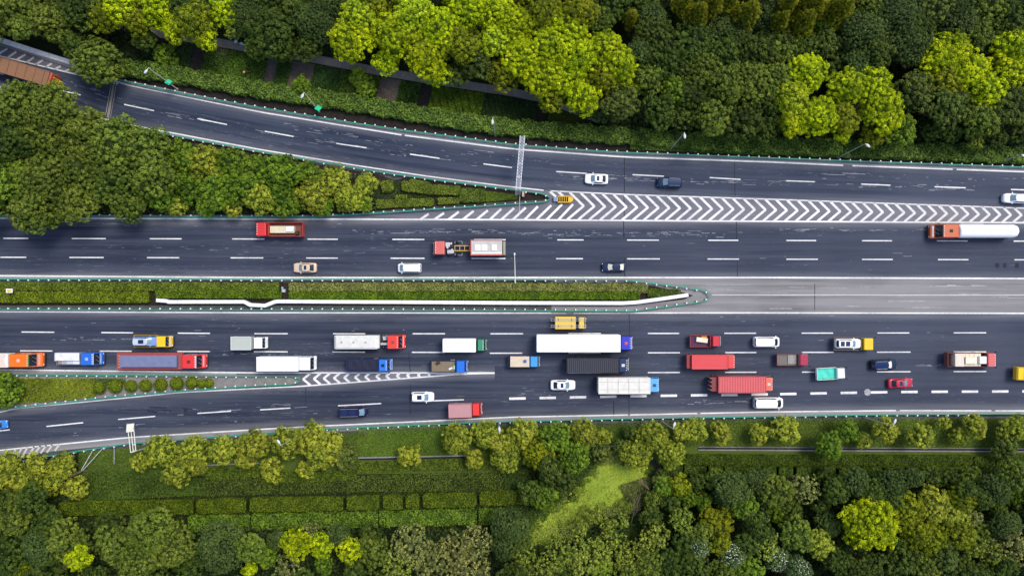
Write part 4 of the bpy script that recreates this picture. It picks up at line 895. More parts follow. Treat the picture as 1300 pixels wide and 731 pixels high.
# ------------------------------------------------------------------ guardrails
def guardrail(pts, label, side, post_step=2.0, h=0.75, twin=False, wide=0.10, box=None):
    """pts in pixels; side +1 / -1: which way the posts stand off the beam"""
    q = [P(x, y, h) for x, y in pts]
    # smooth resample
    seg = [(b_ - a_).length for a_, b_ in zip(q[:-1], q[1:])]; L = sum(seg); cum = [0]
    for s_ in seg: cum.append(cum[-1] + s_)
    def at(u):
        for i in range(len(seg)):
            if u <= cum[i + 1] + 1e-6:
                t = (q[i + 1] - q[i]).normalized(); return q[i] + t * (u - cum[i]), t
        return q[-1], t
    root = empty('guardrail', (q[0].x, q[0].y, 0.1), 0, label, 'guardrail')
    o0 = Vector((q[0].x, q[0].y, 0.1))
    b = MB(); prof = [(-wide, .30), (wide, .22), (-wide * .4, .12), (-wide * .4, .06), (wide, -.02), (-wide, -.1)]
    prof = [(0.0, 0.16), (0.09, 0.10), (0.09, 0.04), (0.02, 0.0), (0.09, -.04), (0.09, -.10), (0.0, -.16)]
    N = max(2, int(L / 1.0)); prev = None; bm = b.bm
    for i in range(N + 1):
        p, t = at(L * i / N); n = Vector((-t.y, t.x, 0)) * side
        ringo = [bm.verts.new(p - o0 - n * (x + wide) + Vector((0, 0, z))) for x, z in prof] + [bm.verts.new(p - o0 - n * (x + wide * .0 - .02) + Vector((0, 0, z))) for x, z in prof[::-1]]
        if prev:
            m = len(ringo)
            for k in range(m): bm.faces.new((prev[k], prev[(k + 1) % m], ringo[(k + 1) % m], ringo[k]))
        prev = ringo
    b.build('beam', M_GREEN, root)
    n_p = int(L / post_step) + 1
    pb = MB(); pb.box(-.07, .07, -.07, .07, -.65, .12); pm_ = pb.build('post', M_STEEL, root)
    cb = MB(); cb.box(-.11, .11, -.2, .02, .13, .17); cb.box(-.08, .08, -.22, -.06, -.12, .128); cm_ = cb.build('reflector_cap', M_WHITE, pm_)
    cnt = 0; posts = []
    for i in range(n_p):
        p, t = at(min(L, L * (i + .5) / n_p)); n = Vector((-t.y, t.x, 0)) * side
        o = pm_ if i == 0 else None
        if i >= 100: break
        if o is None:
            o = pm_.copy(); COL.objects.link(o); o.parent = root
            c = cm_.copy(); COL.objects.link(c); c.parent = o
        o.location = p - o0 + n * 0.22; o.rotation_euler = (0, 0, math.atan2(n.y, n.x) - math.pi / 2)
    return root
guardrail([(153, 102), (240, 120), (330, 136.4), (450, 156), (512, 165), (650, 183), (730, 189.5), (793, 193.3), (970, 200), (1150, 206.7), (1300, 212), (1420, 216)], 'green guardrail along the upper edge of the ramp under the ragged hedge', 1)
guardrail([(150, 160), (203, 169.5), (320, 191), (398, 205), (486, 219.5), (551, 228.6), (647, 240.6), (687, 246), (696, 249), (698.5, 251.5)], 'green guardrail on the ramp side of the triangular island', -1)
guardrail([(698.5, 252.5), (694, 255), (687, 256.2), (640, 259.5), (546, 265.5), (450, 272), (398, 274.5), (320, 275), (187, 274), (-60, 272.5)], 'green guardrail on the highway side of the triangular island', -1)
guardrail([(-60, 354.6), (330, 355.2), (640, 355.4), (796, 355.7), (850, 362.5), (895, 368.8), (899.5, 372), (900.5, 375)], 'green guardrail along the upper side of the central reservation', -1)
guardrail([(-60, 392.2), (640, 393.2), (804, 394.6), (850, 388.5), (895, 382), (899.5, 379), (900.5, 376)], 'green guardrail along the lower side of the central reservation', 1)
guardrail([(-60, 474.5), (0, 475.4), (330, 478), (372, 477.6), (379, 479.5), (380.5, 482)], 'green guardrail on the upper side of the lower traffic island', -1)
guardrail([(14, 517.5), (130, 504.5), (229, 495.5), (325, 489.2), (370, 487.4), (378, 485.5), (380.5, 483)], 'green guardrail on the lower side of the lower traffic island', 1)
guardrail([(-40, 595), (0, 589.5), (51, 581), (104, 572), (162, 563.5), (300, 553), (340, 549.8), (420, 544.5), (530, 539.5), (640, 535.5), (797, 531.5), (970, 529), (1138, 526.2), (1300, 525.6)], 'green guardrail along the lower edge of the highway above the grass verge', -1)
WALLM = paint('whitewashed_panel', (0.80, 0.80, 0.80), 0.5, 0, 0.35, 0, 0.6)
# white barriers
def white_wall(pts, wid, h, label, name='white_barrier', cat='barrier'):
    q = [P(x, y, h) for x, y in pts]; b = MB(); bm = b.bm; prev = None
    for i, p in enumerate(q):
        a = q[max(0, i - 1)]; c = q[min(len(q) - 1, i + 1)]; t = (c - a).normalized(); n = Vector((-t.y, t.x, 0)) * wid / 2
        ring = [bm.verts.new((p + n * s_).to_tuple()[:2] + (z,)) for s_, z in ((1, 0.1), (1, h - .06), (.8, h), (-.8, h), (-1, h - .06), (-1, 0.1))]
        if prev:
            for k in range(6): bm.faces.new((prev[k], prev[(k + 1) % 6], ring[(k + 1) % 6], ring[k]))
        else: bm.faces.new(ring)
        prev = ring
    bm.faces.new(prev[::-1])
    if wid > .5:
        o = b.build(name, WALLM); jb = MB()
        for p0, p1 in zip(q[:-1], q[1:]):
            d_ = (p1 - p0); t = d_.normalized(); n = Vector((-t.y, t.x, 0)) * wid * .5
            for k in range(int(d_.length / 3.0)):
                c = p0 + t * (k + .5) * d_.length / max(1, int(d_.length / 3.0)); e = t * .035
                jb.slab([(v.x, v.y) for v in (c - n - e, c - n + e, c + n + e, c + n - e)], h - .05, h + .015)
        jb.build('panel_joint', M_STEEL, o)
        return tag(o, label, cat)
    return tag(b.build(name, M_WHITE), label, cat)
white_wall([(198, 381), (211, 382), (213, 383.2), (309, 383), (317, 387), (336, 388), (348, 383.2), (352, 382.6), (500, 383.4), (640, 384.4), (790, 384.8), (808, 383.8), (840, 379.4), (874, 374.4)], 0.72, 1.15, 'long white low barrier with a kink along the lower hedge of the central reservation')
white_wall([(-80, 22), (0, 50.5), (50, 67), (100, 82.5)], 0.95, 1.0, 'thick white parapet along the upper edge of the hatched ramp shoulder', 'parapet', 'parapet')
white_wall([(-80, 32), (0, 57), (50, 73), (108, 91)], 0.3, .35, 'grey low kerb wall inside the white parapet of the ramp', 'kerb_wall', 'kerb wall').data.materials[0] = M_CONC
# drain box between the hedge halves
p = P(361, 369); b = MB(); b.box(-.35, .35, -.3, .3, 0.1, .55); b.box(-.42, -.1, .35, .75, 0.1, .45)
o = b.build('drain_box', M_STEEL); o.location = (p.x, p.y, 0); tag(o, 'small grey drain box in the gap between the clipped hedges', 'box')
# yellow sign at the left end of the reservation
r = empty('traffic_sign', P(22, 369), 0, 'small yellow sign plate with white rim standing in the left end of the reservation', 'sign')
b = MB(); b.tube((0, 0, 0), (0, 0, 2.6), .04); b.build('post', M_STEEL, r)
b = MB(); b.prism_y([(-.62, 2.1), (.62, 2.1), (.62, 2.2), (-.62, 2.2)], -.4, .4); pl_ = b.build('panel', M_WHITE, r); b = MB(); b.box(-.46, .46, -.28, .28, 2.203, 2.22); b.build('panel_face', pm((0.75, 0.55, 0.03)), pl_)

# ------------------------------------------------------------------ street lamps, gantry, poles
def lamp(base, tip, head, h, label, sign=None, arm=1.2):
    a = P(*base, 0); t = P(*tip, h); hd = P(*head, h)
    r = empty('street_lamp', a, 0, label, 'street lamp', 'street lamps along the road')
    b = MB(); b.tube((0, 0, 0), t - a, 0.10, 0.055); b.build('pole', M_STEEL if sign is None else M_CREAM, r)
    b = MB(); b.box(-.2, .2, -.2, .2, 0, .25, .03); b.build('base', M_CONC, r)
    d = hd - t; b = MB(); b.tube(t - a, hd - a, .05); b.build('arm', M_CREAM, r)
    b = MB(); c = hd - a; u = d.normalized() if d.length > .01 else Vector((0, -1, 0))
    b.ball((0, 0, 0), 1.0, (.50, .24, .12), 2); o = b.build('lamp_head', M_PANE, r, True); o.location = c; o.rotation_euler = (0, 0, math.atan2(u.y, u.x))
    if sign:
        s = P(*sign, h * .3); z = h * .3
        b = MB(); b.box(-.5, .5, -.05, .05, -.55, .55); o = b.build('sign_panel', pm((0.01, 0.5, 0.25)), r); o.location = (s.x - a.x, s.y - a.y, z); o.rotation_euler = (R_(62), 0, R_(-30))
        b = MB(); b.box(-.28, .28, -.056, -.051, -.05, .1); b.box(-.18, .3, -.056, -.051, -.3, -.2); b.build('sign_marking', M_WHITE, o)
    return r
lamp((225.5, 113.5), (188.5, 86.5), (185, 91), 11, 'street lamp with a green sign near the left end of the bank hedge', (214, 104.5))
lamp((405.5, 142), (386, 117.5), (383.7, 122), 9, 'street lamp with a green sign leaning over the bank hedge above the ramp', (404, 137.5))
lamp((629, 172.5), (625.6, 149.5), (625.3, 155), 10.5, 'street lamp with a short white head just left of the gantry above the ramp')
lamp((851, 190), (869, 168.5), (869.3, 173), 11, 'street lamp on the bank under the dark wood, right of the gantry')
lamp((1064, 200), (1099, 182.5), (1102, 185), 11, 'street lamp under the bright crowns at the right above the ramp')
lamp((1270, 206), (1297, 196), (1300, 198), 9, 'street lamp at the far right end of the bank above the ramp')
lamp((383, 550.5), (356.5, 565), (353.6, 560.5), 11, 'street lamp standing in the crowns of the verge row at the left')
lamp((633, 537), (634.5, 550), (634, 544.5), 9, 'street lamp in the verge crowns below the small pink box truck')
lamp((839, 533.5), (854.5, 544), (856.3, 538.5), 10, 'street lamp in the verge row above the duckweed pond')
lamp((1096, 529), (1134, 541), (1136.3, 534.5), 10, 'street lamp with a long pole on the verge at the right')
# gantry over the ramp
gr = empty('gantry', P(660, 247), 0, 'grey lattice gantry spanning the ramp next to the island tip', 'gantry')
O = P(660, 247); A = P(657.6, 241, 6.6) - O; B = P(663.2, 174, 6.6) - O
b = MB(); dd = (B - A); n = 17; sx = Vector((.42, 0, 0)); up = Vector((0, 0, .75))
for s_ in (-1, 1):
    for z_ in (0, 1): b.tube(A + sx * s_ + up * z_, B + sx * s_ + up * z_, .075)
for i in range(n):
    p0 = A + dd * i / n; p1 = A + dd * (i + 1) / n
    b.tube(p0 - sx + up, p1 + sx + up, .04, n=6); b.tube(p0 + sx + up, p1 - sx + up, .04, n=6)
    b.tube(p0 - sx, p1 - sx + up, .035, n=6); b.tube(p0 + sx, p1 + sx + up, .035, n=6); b.tube(p0 - sx + up, p0 + sx + up, .035, n=6)
b.build('truss', pm((0.58, 0.60, 0.64), .4, .1, .2), gr)
for (bx, by), top in (((659.4, 248), A), ((662.6, 182), B)):
    g = P(bx, by) - O
    b = MB()
    for s_ in (-1, 1): b.tube((top.x + s_ * .42, g.y, 0), (top.x + s_ * .42, top.y, 7.3), .13, .11)
    for k in range(5): b.tube((top.x - .42, g.y, .8 + k * 1.3), (top.x + .42, g.y, 1.6 + k * 1.3), .04, n=6)
    b.build('gantry_leg', M_STEEL, gr)
for k in range(3):
    b = MB(); c = A + dd * (.25 + k * .25); b.box(c.x - .28, c.x + .28, c.y - .2, c.y + .2, c.z - .45, c.z - .1, .03); b.build('camera_box', M_STEEL, gr)
b = MB(); p = P(659.8, 249, 6) - O; q = P(659.4, 273, 6) - O; b.tube(p, q, .05, .035); b.build('side_arm', M_STEEL, gr)
b = MB(); p = P(664, 247.5); b.box(-.22, .22, -.5, .5, .1, 1.3, .03); o = b.build('control_cabinet', pm((0.45, 0.3, 0.2))); o.location = (p.x, p.y, 0); tag(o, 'small brownish cabinet next to the gantry foot on the island tip', 'cabinet')
# pole with a long arm over the highway
r = empty('camera_pole', P(654, 359.5), 0, 'slim pole with a long white arm reaching from the central reservation over the highway', 'pole')
b = MB(); b.tube((0, 0, 0), (0, 0, 6.4), .11, .08); b.build('pole', M_STEEL, r)
b = MB(); q = P(653.3, 322.5, 6.3) - P(654, 359.5); b.tube((0, 0, 6.3), q, .085, .05); b.build('arm', M_CREAM, r)
b = MB(); b.box(q.x - .12, q.x + .12, q.y - .2, q.y + .2, 6.05, 6.28, .02); b.build('camera', M_WHITE, r)
for x in (691, 750): 
    pass
# cantilever sign below the ramp at the left
O = P(193, 566); r = empty('cantilever_sign', O, 0, 'cream cantilever sign on three parallel arms reaching over the ramp at the lower left', 'sign')
M = P(168.5, 573.5, 6.6) - O
b = MB(); b.tube((0, 0, 0), M, .16, .11, 10); b.build('mast', M_STEEL, r)
b = MB(); q1 = P(165.5, 574, 6.6) - O; q2 = P(173, 571.5, 6.6) - O; b.tube(q1, q2, .1); b.build('crossbar', M_CREAM, r)
for (x0, y0, x1, y1) in ((165.8, 573.5, 162.5, 546), (169.2, 572.6, 166.3, 546), (172.3, 571.5, 169.4, 540)):
    b = MB(); b.tube(P(x0, y0, 6.6) - O, P(x1, y1, 6.9) - O, .085, .07); b.build('arm', M_CREAM, r)
b = MB(); c = [P(160, 538.6, 7.3), P(169.3, 537.3, 7.3), P(169.8, 547.3, 6.9), P(160.8, 548.3, 6.9)]
b.slab([(v.x - O.x, v.y - O.y) for v in c], 6.95, 7.1); b.build('sign_panel', M_CREAM, r)
# crash cushion at the gore nose
O = P(715, 253.7); r = empty('crash_cushion', O, 0, 'yellow ribbed crash cushion at the tip of the triangular island', 'crash cushion')
my = pm((0.72, 0.42, 0.02))
b = MB(); b.box(-1.1, 1.45, .50, .66, .25, .85, .03); b.box(-1.1, 1.45, -.66, -.50, .25, .85, .03); b.build('side_rail', my, r)
for k in range(7):
    b = MB(); x = -1.1 + k * .415; b.box(x - .06, x + .06, -.5, .5, .2, .82); b.build('diaphragm', my, r)
b = MB(); b.tube((1.4, 0, .2), (1.4, 0, .8), .5, .5, 16); b.build('nose_drum', my, r)
b = MB(); b.box(-1.95, -1.15, -.42, .42, .15, .8, .04); b.build('backup_block', pm((0.2, 0.25, 0.4)), r)
b = MB(); b.box(-1.1, 1.4, -.48, .48, .12, .2); b.build('track', M_BLACK, r)
# ------------------------------------------------------------------ vehicles
def lathe_y(mb, prof, n=20):
    bm = mb.bm; rings = []
    for rr, y in prof: rings.append([bm.verts.new((rr * math.cos(a * 2 * math.pi / n), y, rr * math.sin(a * 2 * math.pi / n))) for a in range(n)])
    for a, c in zip(rings[:-1], rings[1:]):
        for i in range(n): bm.faces.new((a[i], a[(i + 1) % n], c[(i + 1) % n], c[i]))
    return rings
def make_wheel_meshes(rad, wid):
    b = MB(); lathe_y(b, [(rad * .62, -wid / 2), (rad * .93, -wid / 2), (rad, -wid * .32), (rad, wid * .32), (rad * .93, wid / 2), (rad * .62, wid / 2), (rad * .62, -wid / 2)])
    t = b.build('tyre', M_BLACK); tm = t.data; bpy.data.objects.remove(t)
    b = MB(); rg = lathe_y(b, [(rad * .1, wid * .3), (rad * .3, wid * .38), (rad * .62, wid * .44), (rad * .64, -wid * .4), (rad * .2, -wid * .3)]); b.bm.faces.new(rg[0]); b.bm.faces.new(rg[-1])
    t = b.build('rim', M_STEEL); rm = t.data; bpy.data.objects.remove(t)
    return tm, rm
_wm = {}
def wheel(parent, x, y, rad, wid):
    k = (rad, wid)
    if k not in _wm: _wm[k] = make_wheel_meshes(rad, wid)
    o = link_mesh('wheel', _wm[k][0], parent); o.location = (x, y, rad)
    if y < 0: o.rotation_euler = (0, 0, math.pi)
    link_mesh('rim', _wm[k][1], o)
ZRD = ZR + 0.01
def place(x0, x1, y0, y1, hz, low=1.0):
    """world extents of a body whose outline in the photo is this pixel box (the far edges belong to its top)"""
    def e(v, c, lo_side, axis):
        out = (v > c) if lo_side else (v < c)
        return out
    # left edge
    X0 = P(x0, 0, hz if x0 < 650 else low).x; X1 = P(x1, 0, hz if x1 > 650 else low).x
    Y0 = P(0, y0, hz if y0 < 365 else low).y; Y1 = P(0, y1, hz if y1 > 365 else low).y
    return X0, X1, Y0, Y1

def car_body_mesh(L, W, H, kind):
    # stations from the rear (-L/2) to the nose: (x, half-width factor, top height)
    if kind == 'van': st = [(-.5, .70, .74), (-.495, .82, .92), (-.48, .91, 1.02), (-.45, .97, 1.06), (-.3, 1, 1.06), (0, 1, 1.05), (.2, 1, 1.03), (.32, .99, 1.0), (.40, .955, .93), (.45, .88, .85), (.48, .77, .76), (.495, .62, .64), (.5, .45, .56)]
    elif kind == 'suv': st = [(-.5, .62, .70), (-.495, .75, .85), (-.48, .87, .97), (-.44, .96, 1.02), (-.3, 1, 1.03), (0, 1, 1.02), (.18, 1, 1.0), (.30, .985, .97), (.39, .955, .93), (.44, .89, .88), (.475, .78, .78), (.492, .64, .68), (.5, .46, .58)]
    else: st = [(-.5, .70, .72), (-.49, .82, .88), (-.46, .90, .95), (-.40, .96, .98), (-.25, 1, .98), (0, 1, .95), (.18, 1, .93), (.30, .98, .88), (.39, .94, .83), (.44, .87, .79), (.475, .75, .73), (.492, .60, .66), (.5, .42, .56)]
    b = MB(); bm = b.bm; rings = []
    for t, wf, zt in st:
        x = t * L; w_ = W / 2 * wf
        zt = zt * (H / 1.5 if kind != 'sedan' else 1.0)
        sec = [(.55, .22), (.86, .24), (.97, .36), (1.0, .55), (.985, zt - .16), (.93, zt - .05), (.80, zt), (.45, zt + .025), (0, zt + .035)]
        pts = [(-a * w_, z) for a, z in sec] + [(a * w_, z) for a, z in sec[:-1][::-1]]
        rings.append([bm.verts.new((x, y, z)) for y, z in pts])
    for a, c in zip(rings[:-1], rings[1:]):
        m = len(a)
        for i in range(m): bm.faces.new((a[i], a[(i + 1) % m], c[(i + 1) % m], c[i]))
    bm.faces.new(rings[0]); bm.faces.new(rings[-1][::-1])
    return b
def car(bbox, heading, kind, col, label, roof=None, sun=None, z=None, win=None, rear_glass=None, ang=0.0, cat='car', H=None, metal=0.0, trim=None):
    H = H or {'sedan': 1.45, 'suv': 1.7, 'van': 1.85}[kind]
    zz = ZRD if z is None else z
    X0, X1, Y0, Y1 = place(*bbox, 0.75 + zz, 0.75 + zz); L = X1 - X0; W = (Y1 - Y0) if Y1 > Y0 else (Y0 - Y1)
    W = min(W * 0.97, 2.15)
    r = empty(cat.replace(' ', '_'), ((X0 + X1) / 2, (Y0 + Y1) / 2, zz), (0 if heading == 'E' else math.pi) + R_(ang), label, cat)
    body = pm(col, 0.28, metal, 0.05, 0.6)
    car_body_mesh(L, W, H, kind).build('body', body, r, True)
    hz = H / 1.5 if kind != 'sedan' else 1.0
    # cabin: base outline and roof outline (x positions as fractions of L)
    if kind == 'van': xb0, xb1, xt0, xt1 = -.485, .375, -.46, .20; zb = 1.02 * hz; wb, wt = .93, .80
    elif kind == 'suv': xb0, xb1, xt0, xt1 = -.47, .25, -.40, .06; zb = 1.0 * hz; wb, wt = .92, .76
    else: xb0, xb1, xt0, xt1 = -.40, .23, -.20, .045; zb = .95; wb, wt = .89, .72
    hw = W / 2
    def pt(t, s_, lift=0.0, out=0.0):
        """point on the cabin shell: t 0 rear..1 front, s -1..1 across, lift 0 base..1 roof"""
        xa = xb0 + (xb1 - xb0) * t; xc = xt0 + (xt1 - xt0) * t
        wv = wb + (wt - wb) * lift
        tap = 1 - 0.13 * (max(0, t - .5) / .5) ** 2 - 0.10 * (max(0, .5 - t) / .5) ** 2
        bow = 0.10 * (1 - s_ * s_)
        return Vector(((xa + (xc - xa) * lift) * L + (bow * L * .35 * (1 if t > .9 else 0)) - (bow * L * .25 * (1 if t < .1 else 0)), s_ * hw * wv * tap * (1 + out), zb - .06 + (H - zb + .06) * (lift if lift < 1 else 1) + (0.04 * (1 - s_ * s_) if lift >= 1 else 0)))
    # shell
    b = MB(); bm = b.bm
    S7 = [-1, -.66, -.33, 0, .33, .66, 1]; T5 = [0, .25, .5, .75, 1]
    lv = [[[bm.verts.new(pt(t, s_, l)) for s_ in S7] for t in T5] for l in (0, 1)]
    for i in range(4):
        for j in range(6): bm.faces.new((lv[1][i][j], lv[1][i + 1][j], lv[1][i + 1][j + 1], lv[1][i][j + 1]))
        bm.faces.new((lv[0][i][0], lv[0][i + 1][0], lv[1][i + 1][0], lv[1][i][0])); bm.faces.new((lv[0][i][6], lv[1][i][6], lv[1][i + 1][6], lv[0][i + 1][6]))
    for j in range(6):
        bm.faces.new((lv[0][0][j], lv[1][0][j], lv[1][0][j + 1], lv[0][0][j + 1])); bm.faces.new((lv[0][4][j], lv[0][4][j + 1], lv[1][4][j + 1], lv[1][4][j]))
    b.build('roof', pm(roof, .3, 0, .05, .6) if roof else body, r)
    def glass(name, t, l0, l1, mat, ss=.86):
        g = MB(); off = Vector((0.025 if t == 1 else -0.025, 0, 0.02)); cols = [-ss, -ss / 2, 0, ss / 2, ss]
        A = [g.bm.verts.new(pt(t, s_, l0) + off) for s_ in cols]; B = [g.bm.verts.new(pt(t, s_ * .96, l1) + off) for s_ in cols]
        for i in range(4): g.bm.faces.new((A[i], A[i + 1], B[i + 1], B[i]))
        g.build(name, mat, r, True)
    glass('windscreen', 1, .06, .94, win or M_GLASSB)
    glass('rear_window', 0, .15 if kind != 'van' else .4, .93, rear_glass or M_GLASS)
    for s_ in (-1, 1):
        g = MB(); A = [g.bm.verts.new(pt(t, s_, .16, .012)) for t in (.1, .4, .7, .9)]; B = [g.bm.verts.new(pt(t, s_, .86, .012)) for t in (.14, .4, .7, .9)]
        for i in range(3): g.bm.faces.new((A[i], A[i + 1], B[i + 1], B[i]))
        g.build('side_window', M_GLASS, r)
        m = MB(); m.box(-.09, .09, -.11, .11, -.07, .07, .03); o = m.build('wing_mirror', body, r); o.location = (xb1 * L - .30, s_ * (hw + .09), zb + .04)
        m = MB(); m.ball((0, 0, 0), 1, (.15, .11, .05), 2); o = m.build('headlight', M_LAMP, r, True); o.location = (L * .462, s_ * hw * .66, .69 * hz)
        m = MB(); m.box(-.05, .05, -.14, .14, -.07, .07, .02); o = m.build('tail_light', M_TAIL, r); o.location = (-L * .485, s_ * hw * .66, .78 * hz)
        for t in (-.29, .31): wheel(r, t * L, s_ * (hw - .12), .33 if kind == 'sedan' else .36, .22)
    if sun == 'roof':
        g = MB(); g.box((xt0 + (xt1 - xt0) * .40) * L, (xt0 + (xt1 - xt0) * .84) * L, -hw * .42, hw * .42, H + .042, H + .06, .01); g.build('sunroof', M_SUNR, r)
    elif sun == 'full':
        g = MB(); g.box((xt0 + (xt1 - xt0) * .06) * L, (xt0 + (xt1 - xt0) * .9) * L, -hw * .5, hw * .5, H + .042, H + .06, .01); g.build('sunroof', M_SUNR, r)
    elif sun == 'two':
        for u0, u1 in ((.08, .42), (.52, .88)):
            g = MB(); g.box((xt0 + (xt1 - xt0) * u0) * L, (xt0 + (xt1 - xt0) * u1) * L, -hw * .5, hw * .5, H + .042, H + .06, .01); g.build('sunroof', M_SUNR, r)
    if kind != 'sedan':
        for s_ in (-1, 1):
            g = MB(); g.tube((xt0 * L + .15, s_ * hw * wt * .92, H + .06), (xt1 * L - .05, s_ * hw * wt * .92, H + .06), .025, n=6); g.build('roof_rail', trim or M_STEEL, r)
    if kind == 'sedan':
        g = MB(); g.quad((.25 * L, -hw * .55, .955), (.4 * L, -hw * .48, .885), (.4 * L, hw * .48, .885), (.25 * L, hw * .55, .955))
        bpy.data.meshes.remove(g.build('x', body).data)
    return r, X0, X1, Y0, Y1

def truck(bbox, heading, label, cab_px, cab_col, cab_h=3.0, body_h=3.6, split=None, slope=.55, nose=.3, cab_w=None, deck=1.1, axles=None, mirrors=True, visor=False, hatch=None, ang=0, gap=0.35, deflector=None, cat='truck', name='truck', lamps=False, strip=None):
    """bbox in pixels; cab_px: length of the cab in px at the front end. returns root, local geometry dict"""
    x0, x1, y0, y1 = bbox
    X0, X1, Y0, Y1 = place(x0, x1, y0, y1, body_h, 1.0)
    Ya, Yb = min(Y0, Y1), max(Y0, Y1)
    L = X1 - X0; W = min(Yb - Ya, 3.35); cx = (X0 + X1) / 2; cy = (Ya + Yb) / 2
    r = empty(name, (cx, cy, ZRD), (0 if heading == 'E' else math.pi) + R_(ang), label, cat)
    if cab_px is None: return r, dict(L=L, W=W, xf=L / 2, xr=-L / 2, xc=L / 2)
    kx = S * (CAMH - cab_h) / CAMH
    cl = cab_px * kx; xf = L / 2; xc = xf - cl
    cw = (cab_w or min(W, 2.62)) / 2
    body = pm(cab_col, .32, 0, .12, .4)
    xr_ = xf - nose - slope
    b = MB(); b.prism_y([(xc, .75), (xc, cab_h - .06), (xc + .12, cab_h), (xr_, cab_h - .02), (xf - nose, 1.55), (xf - .06, 1.35), (xf, 1.1), (xf, .45), (xf - .5, .42), (xf - .55, .75)], -cw, cw, lambda x, z: 1 - .05 * max(0, z - 1.5) / 1.5, .07)
    cab = b.build('cab', body, r)
    f = lambda z: cw * (1 - .05 * max(0, z - 1.5) / 1.5) * .88
    def on(tt, lift=.03):   # point on the windscreen slope
        x = xr_ + slope * tt; z = (cab_h - .02) + (1.55 - cab_h + .02) * tt; nx, nz = (cab_h - 1.57), slope; l = math.hypot(nx, nz); return x + nx / l * lift, z + nz / l * lift
    a0 = on(.1); a1 = on(.92)
    b = MB(); b.quad((a0[0], -f(a0[1]), a0[1]), (a1[0], -f(a1[1]), a1[1]), (a1[0], f(a1[1]), a1[1]), (a0[0], f(a0[1]), a0[1])); b.build('windscreen', M_GLASS if not lamps else M_GLASSB, r)
    b = MB(); b.box(xf - .03, xf + .10, -cw * .97, cw * .97, .42, .78, .04); b.build('bumper', M_CHASS if not strip else pm(strip), r)
    for s_ in (-1, 1):
        b = MB(); xs = xr_ - .05; b.quad((xs - .85, s_ * (cw * .985), 1.75), (xs + .15, s_ * cw * .985, 1.75), (xs - .02, s_ * cw * .962, cab_h - .5), (xs - .85, s_ * cw * .962, cab_h - .5)); b.build('side_window', M_GLASS, r)
        b = MB(); b.ball((0, 0, 0), 1, (.06, .2, .13), 1); o = b.build('headlight', M_LAMP, r); o.location = (xf + .02, s_ * cw * .74, .98)
        if mirrors:
            b = MB(); b.tube((xr_ + .25, s_ * cw * .96, 2.3), (xr_ + .38, s_ * (cw + .2), 2.35), .025, n=6); b.box(xr_ + .3, xr_ + .44, s_ * (cw + .2) - .08, s_ * (cw + .2) + .08, 1.9, 2.45, .02); b.build('mirror', M_CHASS, r)
        b = MB(); b.box(xc + .1, xc + 1.0, s_ * cw * .8 - .2, s_ * cw * .8 + .12, .45, .75, .03); b.build('step', M_CHASS, r)
    if visor:
        b = MB(); b.box(xr_ + .02, xr_ + .16, -cw * .9, cw * .9, cab_h - .02, cab_h + .06, .02); b.build('sun_visor', pm(visor) if isinstance(visor, tuple) else M_CHASS, r)
    if hatch:
        b = MB(); m_ = (xc + xr_) / 2; b.box(m_ - .3, m_ + .3, -.28, .28, cab_h + .002, cab_h + .06, .02); b.build('roof_hatch', pm(hatch), r)
    if deflector:
        b = MB(); b.prism_y([(xc + .05, cab_h - .02), (xc + .05, cab_h + .45), (xc + .35, cab_h + .42), (xr_ - .1, cab_h + .0), (xr_ - .1, cab_h - .02)], -cw * .8, cw * .8, None, .04); b.build('wind_deflector', pm(deflector), r)
    if L > 8:
        b = MB()
        for k in range(5): y = -cw * .7 + cw * 1.4 * k / 4; b.box(xr_ - .22, xr_ - .08, y - .08, y + .08, cab_h - .03, cab_h + .05, .02)
        b.build('marker_lamp', M_LAMP, r)
    b = MB(); w0 = on(.97, .05); w1 = on(.45, .05)
    for y0_, y1_ in ((-.7, -.15), (.1, .65)): b.tube((w0[0], y0_, w0[1]), (w1[0], y1_, w1[1]), .022, n=6)
    b.build('wiper', M_STEEL, r)
    b = MB(); b.box(xf - nose * .8, xf - nose * .45, -cw * .8, cw * .8, 1.3, 1.52, .02); b.build('dash_trim', M_STEEL, r)
    # frame and wheels
    b = MB()
    for s_ in (-1, 1): b.box(-L / 2 + .15, xc + .4, s_ * .42 - .05, s_ * .42 + .05, .65, .9)
    for k in range(int((xc + L / 2) / 1.2)): b.box(-L / 2 + .3 + k * 1.2, -L / 2 + .4 + k * 1.2, -.42, .42, .68, .87)
    b.build('chassis', M_CHASS, r)
    if L > 12: ax = [xf - 1.4, xc - .9, xc - 2.2, -L / 2 + 1.2, -L / 2 + 2.5, -L / 2 + 3.8]
    elif L > 8: ax = [xf - 1.3, xf - 3.1, -L / 2 + 1.3, -L / 2 + 2.6]
    else: ax = [xf - 1.0, -L / 2 + 1.3]
    if L > 7.5: rad, wd = .5, .30
    else: rad, wd = .40, .24
    hw = W / 2 - .18
    for i, a in enumerate(ax):
        for s_ in (-1, 1): wheel(r, a, s_ * (min(cw, W / 2) - .22 if i == 0 else min(hw, 1.25)), rad, wd)
    if L > 7:
        for s_ in (-1, 1):
            b = MB(); b.box(xc - 1.3, xc - .4, s_ * .95 - .25, s_ * .95 + .25, .5, .95, .08); b.build('fuel_tank', M_STEEL, r)
    g = dict(L=L, W=W, xf=xf, xc=xc, xr=-L / 2, cw=cw, gap=gap)
    for s_ in (-1, 1):
        b = MB(); b.box(-L / 2 - .04, -L / 2 + .02, s_ * W * .38 - .16, s_ * W * .38 + .16, .85, 1.0, .01); b.build('tail_light', M_TAIL, r)
    return r, g
